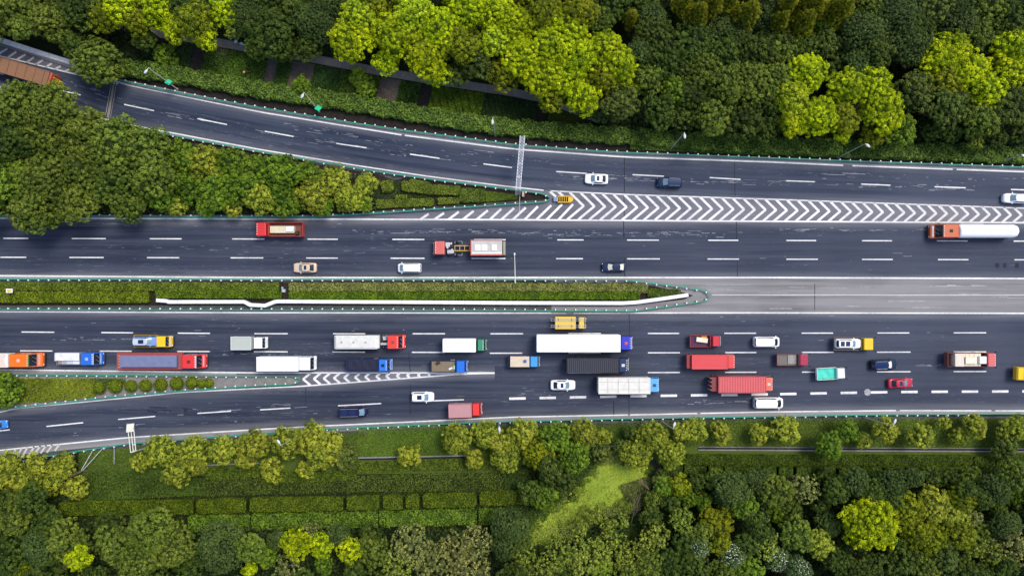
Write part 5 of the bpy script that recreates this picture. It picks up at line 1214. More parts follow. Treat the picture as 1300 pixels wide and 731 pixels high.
def cargo_box(r, g, col, h, name='cargo_box', ribs=0, long_ribs=0, edge=None, x1=None, x0=None, z0=1.1, bev=.06, dirt=.15, w=None, rough=.45):
    xa = g['xr'] if x0 is None else x0; xb = (g['xc'] - g['gap']) if x1 is None else x1; hw = (w or g['W']) / 2
    b = MB(); b.box(xa, xb, -hw, hw, z0, h, bev)
    for k in range(ribs):
        x = xa + .15 + (xb - xa - .3) * (k + .5) / ribs; wd = (xb - xa) / ribs * .28; b.box(x - wd, x + wd, -hw * .965, hw * .965, h - .01, h + .02)
    for k in range(long_ribs):
        y = -hw * .9 + hw * 1.8 * (k + .5) / long_ribs; b.box(xa + .1, xb - .1, y - .05, y + .05, h - .01, h + .04)
    o = b.build(name, pm(col, rough, 0, dirt, 0), r)
    if ribs:
        b = MB()
        for k in range(ribs):
            x = xa + .15 + (xb - xa - .3) * (k + .5) / ribs; wd = (xb - xa) / ribs * .2; b.box(x - wd, x + wd, -hw * .93, hw * .93, h + .0, h + .06)
        b.build('roof_rib', pm(tuple(c * 1.9 + .015 for c in col), rough, 0, dirt, 0), o)  # lighter rib colour stands in for shading on the corrugation
    if edge:
        for s_ in (-1, 1):
            b = MB(); b.box(xa - .01, xb + .01, s_ * hw - .06, s_ * hw + .06, h + .003, h + .07); b.build('edge_trim', pm(edge), o)
        for x in (xa + .04, xb - .04):
            b = MB(); b.box(x - .05, x + .05, -hw + .08, hw - .08, h + .005, h + .072); b.build('edge_trim', pm(edge), o)
    # rear doors
    for s_ in (-1, 1):
        b = MB(); b.box(xa - .03, xa - .004, min(0.03, s_ * hw * .94) if s_ < 0 else .03, -.03 if s_ < 0 else hw * .94, z0 + .1, h - .12) if False else b.box(xa - .03, xa - .004, s_ * hw * .48 - hw * .44, s_ * hw * .48 + hw * .44, z0 + .1, h - .12)
        b.build('rear_door', pm(tuple(c * .9 for c in col), rough, 0, dirt, 0), o)
    return o
def open_bed(r, g, wall, floor, h=1.9, zf=1.15, x1=None, x0=None, name='cargo_bed', posts=0, rail=.07):
    xa = g['xr'] if x0 is None else x0; xb = (g['xc'] - g['gap']) if x1 is None else x1; hw = g['W'] / 2
    b = MB(); b.box(xa + .05, xb - .05, -hw + .05, hw - .05, zf - .12, zf); fl = b.build('bed_floor', pm(floor, .8, 0, .5, 0), r)
    for s_ in (-1, 1):
        b = MB(); b.box(xa, xb, s_ * (hw - rail / 2) - rail / 2, s_ * (hw - rail / 2) + rail / 2, zf - .2, h, .015)
        for k in range(posts): x = xa + (xb - xa) * (k + .5) / posts; b.box(x - .05, x + .05, s_ * hw - .02, s_ * hw + .04, zf - .2, h + .05)
        b.build('side_board', pm(wall, .5, 0, .35, 0), r)
    b = MB(); b.box(xa - .01, xa + rail, -hw + rail, hw - rail, zf - .2, h, .015); b.build('tailgate', pm(wall, .5, 0, .35, 0), r)
    b = MB(); b.box(xb - rail, xb + .01, -hw + rail, hw - rail, zf - .2, h + .5, .015); b.build('headboard', pm(wall, .5, 0, .35, 0), r)
    return xa, xb, hw, zf
def load(r, g, x0, x1, y0, y1, z0, z1, col, name, label, cat, rz=0, bump=0, bev=.05, mat=None):
    """a separate thing resting on a truck; local truck coordinates turned into world ones"""
    c = Vector(((x0 + x1) / 2, (y0 + y1) / 2, 0)); m = Matrix.Rotation(r.rotation_euler.z, 4, 'Z'); wpos = Vector(r.location) + m @ c
    b = MB(); lx, ly = (x1 - x0) / 2, (y1 - y0) / 2
    b.box(-lx, lx, -ly, ly, 0, z1 - z0, bev)
    if bump:
        n = int((x1 - x0) / .7)
        for k in range(n): x = -lx + 2 * lx * (k + .5) / n; b.box(x - .035, x + .035, -ly * .99, ly * .99, z1 - z0 - .01, z1 - z0 + .05)
    o = b.build(name, mat or pm(col, .75, 0, .3, 0)); o.location = (wpos.x, wpos.y, r.location.z + z0); o.rotation_euler = (0, 0, r.rotation_euler.z + rz)
    return tag(o, label, cat)
def tarp(r, g, x0, x1, hw, z0, z1, col, rows=0, seed=1, name='tarpaulin', rough=.7, amp=.06, label=None):
    nx, ny = 60, 12; b = MB(); bm = b.bm; rr = random.Random(seed); V = []
    ph = [rr.uniform(0, 6) for _ in range(6)]
    for i in range(nx + 1):
        u = i / nx; x = x0 + (x1 - x0) * u; R = []
        for j in range(ny + 1):
            v = j / ny * 2 - 1
            e = min(1, (1 - abs(v)) * 5) * min(1, u * 12, (1 - u) * 12)
            z = z1 - amp * 2 * (1 - e) ** 2 + amp * .6 * (math.sin(x * 1.9 + ph[0]) * math.sin(v * 3 + ph[1]) + .6 * math.sin(x * 4.3 + v * 2 + ph[2])) * e - (amp * .9 * abs(math.sin(math.pi * rows * u)) ** .5 * e if rows else 0)
            R.append(bm.verts.new((x, v * hw, z)))
        V.append(R)
    for i in range(nx):
        for j in range(ny): bm.faces.new((V[i][j], V[i + 1][j], V[i + 1][j + 1], V[i][j + 1]))
    for i in range(nx):
        for j in (0, ny):
            a, c = V[i][j], V[i + 1][j]
            bm.faces.new((a, c, bm.verts.new((c.co.x, c.co.y, z0)), bm.verts.new((a.co.x, a.co.y, z0))))
    for j in range(ny):
        for i in (0, nx):
            a, c = V[i][j], V[i][j + 1]
            bm.faces.new((a, c, bm.verts.new((c.co.x, c.co.y, z0)), bm.verts.new((a.co.x, a.co.y, z0))))
    return b.build(name, pm(col, rough, 0, .35, 0), r)

WHT = (0.86, 0.87, 0.88); CRM = (0.72, 0.69, 0.60)
# ---- upper carriageways, heading left
car((742.6, 772, 220.4, 234), 'W', 'sedan', WHT, 'white saloon car with a dark sunroof on the ramp, right of the gantry', sun='roof', ang=-2, trim=None)
car((834, 865.6, 224.8, 238.6), 'W', 'suv', (0.015, 0.03, 0.07), 'dark navy car with silver roof rails on the ramp, behind the white saloon', ang=-2, roof=(0.012, 0.03, 0.09))
car((1273, 1305, 245.6, 258.3), 'W', 'suv', WHT, 'white car half out of the frame at the right end of the ramp', ang=-2)
car((372.6, 402, 333.3, 346.4), 'W', 'sedan', (0.62, 0.47, 0.33), 'beige saloon car with a dark sunroof in the lane beside the central reservation', sun='roof')
car((505, 535, 334, 346.3), 'W', 'van', WHT, 'white minivan in the lane beside the reservation, between the beige and navy cars', H=1.8)
car((764, 794.8, 332.8, 345.3), 'W', 'sedan', (0.02, 0.03, 0.07), 'dark navy saloon car with pale windows in the lane beside the reservation', rear_glass=M_CREAM, win=M_CREAM)
# brown covered truck at top left, following the curve
V1 = P(26, 90, 3.2)
r = empty('truck', (V1.x, V1.y, ZRD), R_(180 - 16.5), 'long brown covered truck with red and yellow tail at the top-left corner', 'truck')
g = dict(L=12.5, W=2.75, xr=-6.2, xc=6.3, xf=8.5, gap=.3)
o = cargo_box(r, g, (0.25, 0.125, 0.062), 3.2, x0=-5.6, x1=6.0, edge=(0.25, 0.12, 0.07), dirt=.3, name='cargo_box')
for k in range(7):
    b = MB(); x = -4.6 + k * 1.75; b.box(x - .035, x + .035, -1.25, 1.25, 3.203, 3.25); b.build('roof_seam', pm((0.12, 0.07, 0.05)), o)
b = MB(); b.box(-6.05, -5.65, -1.35, 1.35, .6, 3.1, .05); b.build('tail_frame', pm((0.5, 0.1, 0.06)), r)
for k in range(5):
    b = MB(); b.box(-6.2, -6.08, -1.2 + k * .5, -.95 + k * .5, .7, 2.6, .02); b.build('tail_board', pm((0.75, 0.4, 0.03) if k % 2 else (0.55, 0.12, 0.05)), r)
b = MB(); b.box(-6.75, -6.2, .5, 1.1, .6, 1.3, .05); b.box(-6.8, -6.2, -.5, .2, .6, 1.1, .05); b.build('rear_rack', pm((0.75, 0.42, 0.05)), r)
b = MB(); b.box(6.3, 8.5, -1.2, 1.2, .7, 3.0, .1); b.build('cab', pm((0.4, 0.1, 0.05)), r)
b = MB(); b.box(-6, 6.2, -.5, .5, .7, 1.0); b.build('chassis', M_CHASS, r)
for x in (-4.8, -3.5, 4.0, 7.4):
    for s_ in (-1, 1): wheel(r, x, s_ * 1.1, .5, .3)
# red truck with a pale slab load
r, g = truck((322.6, 386.8, 282.3, 300.8), 'W', 'red truck with a rusty red bed in the lane beside the triangular island', 16, (0.62, 0.035, 0.035), 2.9, 2.5, slope=.35, nose=.25, hatch=None)
xa, xb, hw, zf = open_bed(r, g, (0.42, 0.05, 0.04), (0.20, 0.07, 0.05), h=2.3, posts=7)
load(r, g, xa + 1.7, xb - .15, -hw * .5, hw * .5, zf, 2.05, (0.66, 0.60, 0.42), 'plank_stack', 'cream plank stack lying in the bed of the red truck beside the island', 'planks', bump=1)
load(r, g, xa + 1.8, xa + 3.2, -hw * .42, hw * .32, 2.11, 2.35, WHT, 'crate', 'white flat crate on the plank stack of the red truck', 'crate')
load(r, g, xa + .9, xa + 1.5, hw * .2, hw * .7, zf, 2.0, (0.05, 0.04, 0.04), 'spare_tyre', 'dark spare tyre at the tail of the red truck bed', 'tyre')
# chassis truck with container
r, g = truck((548.6, 641.6, 305, 324.5), 'W', 'red-cabbed truck with bare yellow chassis and a container at the rear', 15.5, (0.60, 0.13, 0.11), 2.9, 3.0, slope=.3, nose=.2)
kx = S * (CAMH - 2) / CAMH
L_ = g['L']; xr = -L_ / 2
tank_x1 = xr + 43.5 * kx
b = MB(); b.box(xr + .6, tank_x1, -g['W'] / 2, g['W'] / 2, 1.2, 2.75, .08); tk = b.build('container', pm((0.50, 0.47, 0.44), .6, 0, .4, 0), r)
for s_ in (-1, 1):
    b = MB(); b.box(xr + .5, tank_x1 + .05, s_ * g['W'] / 2 - .12, s_ * g['W'] / 2 + .05, 2.76, 2.86, .02); b.build('top_rail', pm((0.55, 0.08, 0.06)), tk)
b = MB(); b.box(tank_x1 - .12, tank_x1 + .06, -1.15, 1.15, 2.763, 2.865); b.build('top_rail', pm((0.55, 0.08, 0.06)), tk)
b = MB(); b.box(xr + .7, tank_x1 - .2, g['W'] / 2 - .55, g['W'] / 2 - .38, 2.752, 2.8); b.build('white_rail', M_WHITE, tk)
for t0, t1 in ((.06, .26), (.30, .50), (.66, .84)):
    xx = tank_x1 - .45 - 5.4 * t0; b = MB(); b.box(xx - 5.4 * (t1 - t0), xx, -.62, .55, 2.752, 2.9, .04); b.build('hatch_cover', M_WHITE, tk)
b = MB()
for s_ in (-1, 1): b.box(tank_x1 - .1, tank_x1 + 3.3, s_ * .48 - .08, s_ * .48 + .08, .92, 1.12)
for k in range(4): b.box(tank_x1 + .3 + k * .95, tank_x1 + .42 + k * .95, -.48, .48, .94, 1.1)
b.build('yellow_frame', pm((0.55, 0.33, 0.06)), r)
b = MB(); b.box(g['xc'] - .95, g['xc'] - .1, -1.1, -.25, .8, 1.7, .05); b.box(g['xc'] - 1.7, g['xc'] - .4, .35, 1.0, .8, 1.5, .05); b.build('equipment_box', M_STEEL, r)
b = MB(); b.tube((g['xc'] - .5, -.1, 1), (g['xc'] - .5, -.1, 2.0), .22); b.tube((g['xc'] - 1.3, .1, 1.1), (g['xc'] - 1.3, .7, 1.1), .2); b.build('air_filter', M_STEEL, r)
b = MB(); b.box(xr - .02, xr + .45, -g['W'] / 2 + .1, g['W'] / 2 - .1, .6, 1.5, .05); b.build('rear_frame', pm((0.30, 0.28, 0.2)), r)
for s_ in (-1, 1):
    b = MB(); b.path([(tank_x1 + 3.2, s_ * .9, .9), (tank_x1 + 3.2, s_ * 1.35, .9), (tank_x1 + 1.8, s_ * 1.35, .9), (tank_x1 + 1.8, s_ * .9, .9)], .035); b.build('mudguard_rail', M_STEEL, r)
# white tanker with orange cab
r, g = truck((1179, 1297.4, 284, 303), 'W', 'long white tanker with an orange cab at the right end of the highway', 30, (0.50, 0.10, 0.03), 3.1, 3.5, slope=.75, nose=.75, hatch=(0.03, 0.03, 0.04), visor=True)
xa = g['xr'] + .1; xb = g['xc'] - .15; R0 = g['W'] / 2 * .96
b = MB(); bm = b.bm; rings = []; n = 28
for x, f_ in ((xa, .35), (xa + .12, .62), (xa + .35, .84), (xa + .8, .97), (xa + 1.3, 1), ((xa + xb) / 2, 1), (xb - .5, 1), (xb - .15, .96), (xb, .85)):
    rings.append([bm.verts.new((x, R0 * f_ * math.cos(a * 2 * math.pi / n), 2.25 + 1.2 * f_ * math.sin(a * 2 * math.pi / n))) for a in range(n)])
for a, c in zip(rings[:-1], rings[1:]):
    for i in range(n): bm.faces.new((a[i], a[(i + 1) % n], c[(i + 1) % n], c[i]))
bm.faces.new(rings[0]); bm.faces.new(rings[-1])
tk = b.build('tank', pm((0.9, 0.9, 0.9), .35, 0, .06, .3), r, True)
for k in range(3):
    b = MB(); x = xa + 2 + k * 3.6; b.tube((x, 0, 3.42), (x, 0, 3.5), .28, n=16); b.build('manhole_lid', pm((.8, .8, .82)), tk)
b = MB(); b.tube((xa + 6, -R0 - .1, 1.5), (xa + 10.5, -R0 - .1, 1.5), .09); b.build('side_pipe', M_STEEL, r)
for x_, c_ in ((xa + 5.2, (0.6, 0.08, 0.05)), (xa + 3.6, (0.1, 0.2, 0.5))):
    b = MB(); b.box(x_, x_ + .9, R0 * .985, R0 * 1.01, 2.1, 2.5); b.build('side_marking', pm(c_), r)

# ---- lower carriageway, heading right: fast lane
car((0.0 - 16, 9.5, 533.2, 545), 'E', 'sedan', (0.03, 0.20, 0.62), 'bright blue car nose entering at the far left of the lower ramp', ang=6, win=M_GLASS)
r, g = truck((169, 219.5, 425, 441.2), 'E', 'yellow tow truck with an open flatbed near the left end of the highway', 16.5, (0.78, 0.50, 0.015), 2.3, 1.6, slope=.45, nose=.4, cab_w=2.1)
xa, xb, hw, zf = open_bed(r, g, (0.45, 0.27, 0.03), (0.08, 0.085, 0.1), h=1.25, zf=1.05, rail=.09)
car((168.5, 202, 427.3, 439.4), 'E', 'suv', (0.16, 0.28, 0.62), 'pale blue car with a dark sunroof carried on the yellow tow truck', sun='roof', z=ZRD + 1.06, H=1.5, roof=(0.45, 0.52, 0.62), cat='car')
r, g = truck((293, 340, 427, 443.3), 'E', 'truck with a pale grey-green box and white cab in the upper queue lane, left part', 14, WHT, 2.6, 3.1, slope=.3, nose=.25, cab_w=2.15, lamps=False)
cargo_box(r, g, (0.42, 0.45, 0.40), 3.0, edge=(0.6, 0.62, 0.6), ribs=0, long_ribs=0, dirt=.1, w=2.45)
r, g = truck((423, 514.5, 424.6, 443.2), 'E', 'articulated truck with a dirty white tank trailer and bright red cab', 20.5, (0.74, 0.05, 0.03), 3.1, 3.3, slope=.6, nose=.45, hatch=(0.2, 0.06, 0.08))
x1_ = g['xr'] + 58 * S * .975
b = MB(); b.prism_y([(g['xr'] + .15, 1.3), (g['xr'], 2.6), (g['xr'] + .5, 3.15), (x1_ - .6, 3.15), (x1_, 2.6), (x1_ - .1, 1.3)], -1.3, 1.3, lambda x, z: 1 - .25 * max(0, z - 2.5), .12); tk = b.build('tank', pm((0.66, 0.65, 0.60), .5, 0, .4, 0), r)
for k in range(3):
    b = MB(); x = g['xr'] + 1.6 + k * 2.3; b.tube((x, 0, 3.13), (x, 0, 3.24), .22, n=14); b.build('manhole_lid', pm((.4, .36, .33)), tk)
for s_ in (-1, 1):
    b = MB(); b.box(g['xr'] + .3, x1_ - .3, s_ * 1.22 - .06, s_ * 1.22 + .06, 2.95, 3.05); b.build('edge_trim', pm((0.8, 0.79, 0.75)), tk)
b = MB(); b.box(x1_ + .1, g['xc'] - .1, -.6, -.2, 1, 2.2, .05); b.box(x1_ + .5, g['xc'] - .4, .3, 1.0, 1, 1.8, .05); b.tube((x1_ + .3, .9, 1.2), (g['xc'], .9, 2.4), .09); b.build('equipment_box', M_STEEL, r)
b = MB(); b.box(x1_ - .2, g['xc'], -1.1, 1.1, .9, 1.0); b.build('catwalk', M_CHASS, r)
r, g = truck((562, 617.8, 429, 447), 'E', 'truck with a white box and narrow green cab in the upper queue lane', 11, (0.03, 0.24, 0.12), 2.4, 3.3, slope=.3, nose=.2, cab_w=2.2)
cargo_box(r, g, (0.88, 0.89, 0.9), 3.3, dirt=.05)
r, g = truck((698.5, 744, 401.5, 418), 'E', 'yellow utility truck carrying ladders in the inner lane below the reservation', 9, (0.80, 0.52, 0.02), 2.2, 2.2, slope=.25, nose=.15, cab_w=2.2, gap=.9)
xa = g['xr'] + .9; xb = g['xc'] - .6; o = cargo_box(r, g, (0.74, 0.48, 0.05), 2.0, x0=xa, x1=xb, w=2.4, name='equipment_body')
for s_ in (-1, 1):
    b = MB(); y = s_ * .62
    for e in (-.2, .2): b.tube((g['xr'], y + e, 2.2), (g['xf'] + .1, y + e, 2.35), .035, n=6)
    for k in range(14): x = g['xr'] + .2 + k * .47; b.tube((x, y - .2, 2.21 + k * .011), (x, y + .2, 2.21 + k * .011), .025, n=6)
    load_ = b.build('ladder', M_STEEL); load_.parent = None
    load_.location = r.location; load_.rotation_euler = r.rotation_euler
    tag(load_, 'aluminium ladder on the yellow utility truck, ' + ('lower one' if s_ < 0 else 'upper one'), 'ladder', 'ladders on the utility truck')
    for k in range(2):
        b = MB(); x = xa + .6 + k * 2.6; b.box(x - .04, x + .04, y - .3, y + .3, 2.0, 2.16); b.build('roof_rack', M_CHASS, r)
r, g = truck((680.8, 805.8, 423.8, 447), 'E', 'very long bright white box trailer with a deep blue cab', 16, (0.02, 0.03, 0.42), 2.9, 3.9, slope=.3, nose=.25, hatch=(0.6, 0.06, 0.05), cab_w=2.6, gap=.5, visor=(0.4, 0.42, 0.5))
cargo_box(r, g, (0.9, 0.9, 0.9), 3.9, dirt=.04, bev=.1, x1=g['xf'] - 17.5 * S)
r, g = truck((875, 916, 425, 440.4), 'E', 'small red truck with an open purple-red bed, right of the long white trailer', 12, (0.52, 0.02, 0.04), 2.1, 1.8, slope=.25, nose=.2, cab_w=2.0)
xa, xb, hw, zf = open_bed(r, g, (0.36, 0.06, 0.07), (0.09, 0.04, 0.08), h=1.6)
load(r, g, xa + 1.2, xa + 3.4, -.25, .65, zf, 1.7, (0.78, 0.68, 0.5), 'cardboard_sheet', 'pale cardboard sheet lying askew in the small red truck', 'cardboard', rz=-.13)
load(r, g, xa + 2.2, xa + 3.3, .55, .95, zf, 1.5, (0.6, 0.22, 0.04), 'orange_bundle', 'orange bundle beside the cardboard in the small red truck', 'bundle')
car((956.5, 989.4, 427, 440.6), 'E', 'van', WHT, 'white minivan in the upper queue lane, right of the small red truck', H=1.9, win=M_GLASS)
r, g = truck((1057.5, 1108.3, 427.8, 444.8), 'E', 'yellow-cabbed tow truck with a grey flatbed in the right half', 13.5, (0.80, 0.50, 0.015), 2.2, 1.6, slope=.2, nose=.12, cab_w=2.25)
open_bed(r, g, (0.16, 0.13, 0.10), (0.12, 0.11, 0.10), h=1.35, zf=1.05, rail=.1)
car((1060.5, 1093, 429.6, 442.4), 'E', 'suv', WHT, 'white car with two dark roof panels carried on the tow truck at right', sun='two', z=ZRD + 1.06, H=1.5, rear_glass=M_GLASS)
# ---- middle lane
r, g = truck((-46, 56, 447.6, 466.4), 'E', 'orange-cabbed truck with white striped trailer at the left edge of the highway', 34.5, (0.80, 0.16, 0.01), 3.2, 3.4, slope=.7, nose=.85, hatch=(0.75, 0.42, 0.42), deflector=None, visor=(0.04, 0.25, 0.05))
o = cargo_box(r, g, (0.85, 0.85, 0.86), 3.3, dirt=.08, x1=g['xc'] - .2)
for k in range(8):
    b = MB(); x = g['xc'] - .5 - k * .22; hwid = g['W'] / 2 * .95
    b.poly([(x, -hwid, 3.303), (x + .11, -hwid, 3.303), (x - .39, 0, 3.303), (x - .5, 0, 3.303)]); b.poly([(x - .5, .0, 3.3035), (x - .39, 0, 3.3035), (x + .11, hwid, 3.3035), (x, hwid, 3.3035)]); b.build('warning_stripe', pm((0.6, 0.26, 0.08)), o)
b = MB(); b.box(g['xr'], g['xc'] - .6, -.05, .05, 3.304, 3.34); b.build('roof_seam', pm((.6, .6, .62)), o)
r, g = truck((68, 131.8, 446.6, 463.6), 'E', 'blue-cabbed truck half covered with a white sheet near the left edge', 22, (0.02, 0.13, 0.55), 2.8, 2.9, slope=.6, nose=.4, hatch=(0.3, 0.4, 0.6), visor=(.6, .6, .6))
xa, xb, hw, zf = open_bed(r, g, (0.20, 0.22, 0.3), (0.10, 0.10, 0.11), h=2.0)
tarp(r, g, xa + .05, xb - .1, hw * .63, zf, 2.7, (0.70, 0.72, 0.78), rows=16, name='cover_sheet').location = (0, hw * .32, 0)
for i, (t, c_, nm_, lb) in enumerate(((.03, (0.42, 0.25, 0.17), 'crate', 'brown crate at the tail of the half-covered truck'), (.20, (0.42, 0.40, 0.36), 'crate', 'grey-brown crate second from the tail of the half-covered truck'), (.40, (0.55, 0.57, 0.62), 'crate', 'pale crate third from the tail of the half-covered truck'), (.66, (0.72, 0.74, 0.78), 'crate', 'long white crate by the cab of the half-covered truck'))):
    x = xa + (xb - xa) * t; load(r, g, x + .1, x + ([1.1, 1.4, 1.5, 2.3][i]), -hw + .15, -hw + 1.0, zf, 1.95 + i * .06, c_, nm_, lb, 'crate')
r, g = truck((146, 262.8, 447.3, 469.2), 'E', 'very long red open trailer with a slate-blue covered load and red cab', 25.5, (0.66, 0.035, 0.035), 3.1, 2.5, slope=.6, nose=.65, cab_w=2.65, hatch=(0.12, 0.02, 0.02), gap=.45, visor=(.8, .7, .7))
xa, xb, hw, zf = open_bed(r, g, (0.42, 0.08, 0.075), (0.36, 0.09, 0.08), h=1.75, zf=1.55, posts=12, rail=.14)
tarp(r, g, xa + .9, xb - .9, hw * .70, zf, 2.45, (0.16, 0.18, 0.30), rows=0, amp=.03, name='tarpaulin', rough=.5)
for k in range(5):
    b = MB(); b.box(xa + .1, xa + .9, -hw + .35 + k * .55, -hw + .45 + k * .55, zf, zf + .08); b.build('bed_slat', pm((0.6, 0.4, 0.33)), r)
r, g = truck((325.7, 402, 451.5, 470.8), 'E', 'white box truck with white cab beside the tip of the lower island', 18, (0.84, 0.85, 0.86), 3.1, 3.5, slope=.4, nose=.3, gap=.08)
cargo_box(r, g, (0.80, 0.81, 0.80), 3.4, edge=(0.75, 0.76, 0.76), dirt=.12, long_ribs=3)
r, g = truck((439, 497.2, 455, 471.5), 'E', 'dark navy covered truck with a blue cab above the left-pointing chevrons', 14.5, (0.02, 0.16, 0.62), 2.6, 2.8, slope=.35, nose=.25, hatch=(0.02, 0.02, 0.03), gap=.1, cab_w=2.25, strip=(.3, .4, .6))
xa, xb, hw, zf = open_bed(r, g, (0.015, 0.025, 0.12), (0.02, 0.02, 0.04), h=2.4)
tarp(r, g, xa + .1, xb - .15, hw * .92, zf, 2.55, (0.022, 0.024, 0.045), rows=14, amp=.07)
r, g = truck((547, 594, 456.8, 472.6), 'E', 'truck with a brown plank-covered bed and a blue cab, above the chevron tips', 14, (0.015, 0.14, 0.62), 2.5, 2.5, slope=.35, nose=.25, gap=.1, cab_w=2.2)
xa, xb, hw, zf = open_bed(r, g, (0.03, 0.04, 0.10), (0.2, 0.15, 0.1), h=2.2)
load(r, g, xa + .12, xb - .15, -hw + .14, hw - .14, zf, 2.25, (0.20, 0.155, 0.10), 'plank_load', 'brown plank load with a dark corner on the blue-cabbed truck', 'planks', bump=1)
load(r, g, xb - 1.4, xb - .6, -.55, -.2, 2.31, 2.36, (0.7, 0.72, 0.75), 'paper_scrap', 'white scrap of plastic lying on the brown planks near the blue cab', 'plastic scrap', rz=.4, bev=.01)
load(r, g, xb - .45, xb - .2, -.5, .2, 2.31, 2.5, (0.35, 0.75, 0.45), 'crate', 'small pale green box on the brown planks right behind the blue cab', 'box', bev=.02)
load(r, g, xa + .9, xa + 1.8, .35, 1.0, 2.31, 2.35, (0.05, 0.04, 0.03), 'tarpaulin', 'dark crumpled rag on the brown planks', 'rag', rz=.5, bev=.01)
r, g = truck((644.7, 685.4, 450.8, 466.6), 'E', 'small sky-blue-cabbed truck with a beige boxed load in the middle of the jam', 12, (0.05, 0.30, 0.68), 2.1, 2.2, slope=.3, nose=.2, cab_w=2.0, gap=.1)
xa, xb, hw, zf = open_bed(r, g, (0.02, 0.03, 0.09), (0.05, 0.05, 0.08), h=1.5)
load(r, g, xa + .45, xb - .1, -hw + .12, hw - .12, zf, 2.05, (0.62, 0.52, 0.38), 'boxed_load', 'beige sheeted load on the small sky-blue-cabbed truck', 'load')
load(r, g, xb - 1.2, xb - .65, -.15, .4, 2.06, 2.3, (0.06, 0.12, 0.42), 'crate', 'small blue box on the beige load', 'box', bev=.02)
r, g = truck((718.5, 800.2, 453.4, 472.8), 'E', 'black corrugated truck with a dark navy cab right under the long white trailer', 13.8, (0.025, 0.045, 0.10), 2.9, 3.3, slope=.3, nose=.25, hatch=(0.6, 0.6, 0.62), gap=.12, strip=(0.4, .33, .2))
cargo_box(r, g, (0.028, 0.030, 0.040), 3.2, ribs=26, edge=(0.05, 0.05, 0.06), dirt=.5, rough=.5)
r, g = truck((869.5, 935.6, 449.6, 468), 'E', 'bright red sheeted truck with a matching red cab, third from the right in its lane', 11, (0.64, 0.06, 0.055), 2.7, 3.0, slope=.22, nose=.15, gap=.08, strip=(.7, .4, .25))
xa = g['xr'] + .85; cargo_box(r, g, (0.60, 0.055, 0.06), 2.9, x0=xa, edge=(0.62, 0.09, 0.08), dirt=.1, long_ribs=2)
b = MB(); b.box(g['xr'], xa - .05, -1.3, 1.3, .8, 2.3, .03); b.build('tail_frame', pm((0.25, 0.03, 0.03)), r)
r, g = truck((984.8, 1026.8, 448.4, 464), 'E', 'dull crimson truck with an empty dirty bed behind the long red container truck', 12.5, (0.34, 0.02, 0.06), 2.2, 1.8, slope=.2, nose=.15, cab_w=2.1, gap=.1)
open_bed(r, g, (0.22, 0.08, 0.08), (0.17, 0.15, 0.13), h=1.6, posts=3)
xa, xb = g['xr'], g['xc']; load(r, g, xa + 2.2, xa + 3.9, -.9, .9, 1.16, 1.32, (0.30, 0.29, 0.28), 'pallet', 'grey pallet lying in the empty dirty bed of the crimson truck', 'pallet', bump=1)
car((1105, 1138.4, 455.8, 469.4), 'E', 'suv', (0.015, 0.03, 0.06), 'black car with pale nose right of the turquoise truck', roof=(0.008, 0.025, 0.09), ang=2, win=M_CREAM)
r, g = truck((1198, 1265.6, 447, 465.8), 'E', 'truck with beige crates and a coral red cab near the right edge', 11.5, (0.62, 0.13, 0.12), 2.7, 2.7, slope=.15, nose=.12, gap=.1)
xa, xb, hw, zf = open_bed(r, g, (0.18, 0.06, 0.05), (0.16, 0.07, 0.05), h=2.2)
load(r, g, xa + 1.15, xa + 2.85, -hw + .1, hw - .1, zf, 2.6, (0.68, 0.60, 0.50), 'large_crate', 'beige block of crates at the tail of the coral-cabbed truck', 'crate')
load(r, g, xa + 3.0, xb - .9, -hw + .1, hw - .1, zf, 2.1, (0.70, 0.62, 0.48), 'pallet_load', 'low beige pallet load in the middle of the coral-cabbed truck', 'pallet load', bump=1)
load(r, g, xa + 3.2, xa + 5.4, -.75, .55, 2.17, 2.6, (0.74, 0.69, 0.56), 'crate', 'cream crate on top of the beige pallet load', 'crate')
load(r, g, xa + 5.8, xb - .25, -.7, .7, 2.17, 2.75, (0.88, 0.87, 0.84), 'crate', 'whiter crate nearest the coral cab', 'crate')
# ---- lower lanes
car((699, 730.5, 481.8, 495.3), 'E', 'sedan', WHT, 'white saloon car alone under the black corrugated truck', sun='roof', win=M_GLASSB)
r, g = truck((757.7, 839.8, 477.5, 499.4), 'E', 'truck with a dirty cream box and a light sky-blue cab', 13.5, (0.10, 0.36, 0.66), 2.9, 3.6, slope=.2, nose=.2, hatch=(0.03, 0.06, 0.12), gap=.08)
o = cargo_box(r, g, (0.68, 0.66, 0.60), 3.5, dirt=.3, edge=(0.72, 0.70, 0.65))
for k in range(4):
    b = MB(); x = g['xr'] + 1.8 + k * 2.0; b.box(x - .05, x + .05, -g['W'] / 2 + .12, g['W'] / 2 - .12, 3.503, 3.56); b.build('roof_seam', pm((0.5, 0.46, 0.4)), o)
for s_ in (-1, 1):
    b = MB(); b.box(g['xr'] + .2, g['xc'] - .4, s_ * g['W'] * .24 - .04, s_ * g['W'] * .24 + .04, 3.502, 3.55); b.build('roof_seam', pm((0.5, 0.46, 0.4)), o)
r, g = truck((899, 985, 476, 498.3), 'E', 'long brick-red corrugated container truck with an orange-red cab', 12, (0.66, 0.14, 0.08), 2.9, 3.7, slope=.2, nose=.15, hatch=(0.55, 0.5, 0.5), gap=.1)
xa = g['xr'] + 1.2; cargo_box(r, g, (0.42, 0.07, 0.075), 3.6, x0=xa, ribs=28, edge=(0.45, 0.09, 0.09), dirt=.2)
b = MB(); b.box(g['xr'] + .1, xa - .06, -1.35, 1.35, .8, 3.0, .04); b.build('tail_frame', pm((0.22, 0.04, 0.04)), r)
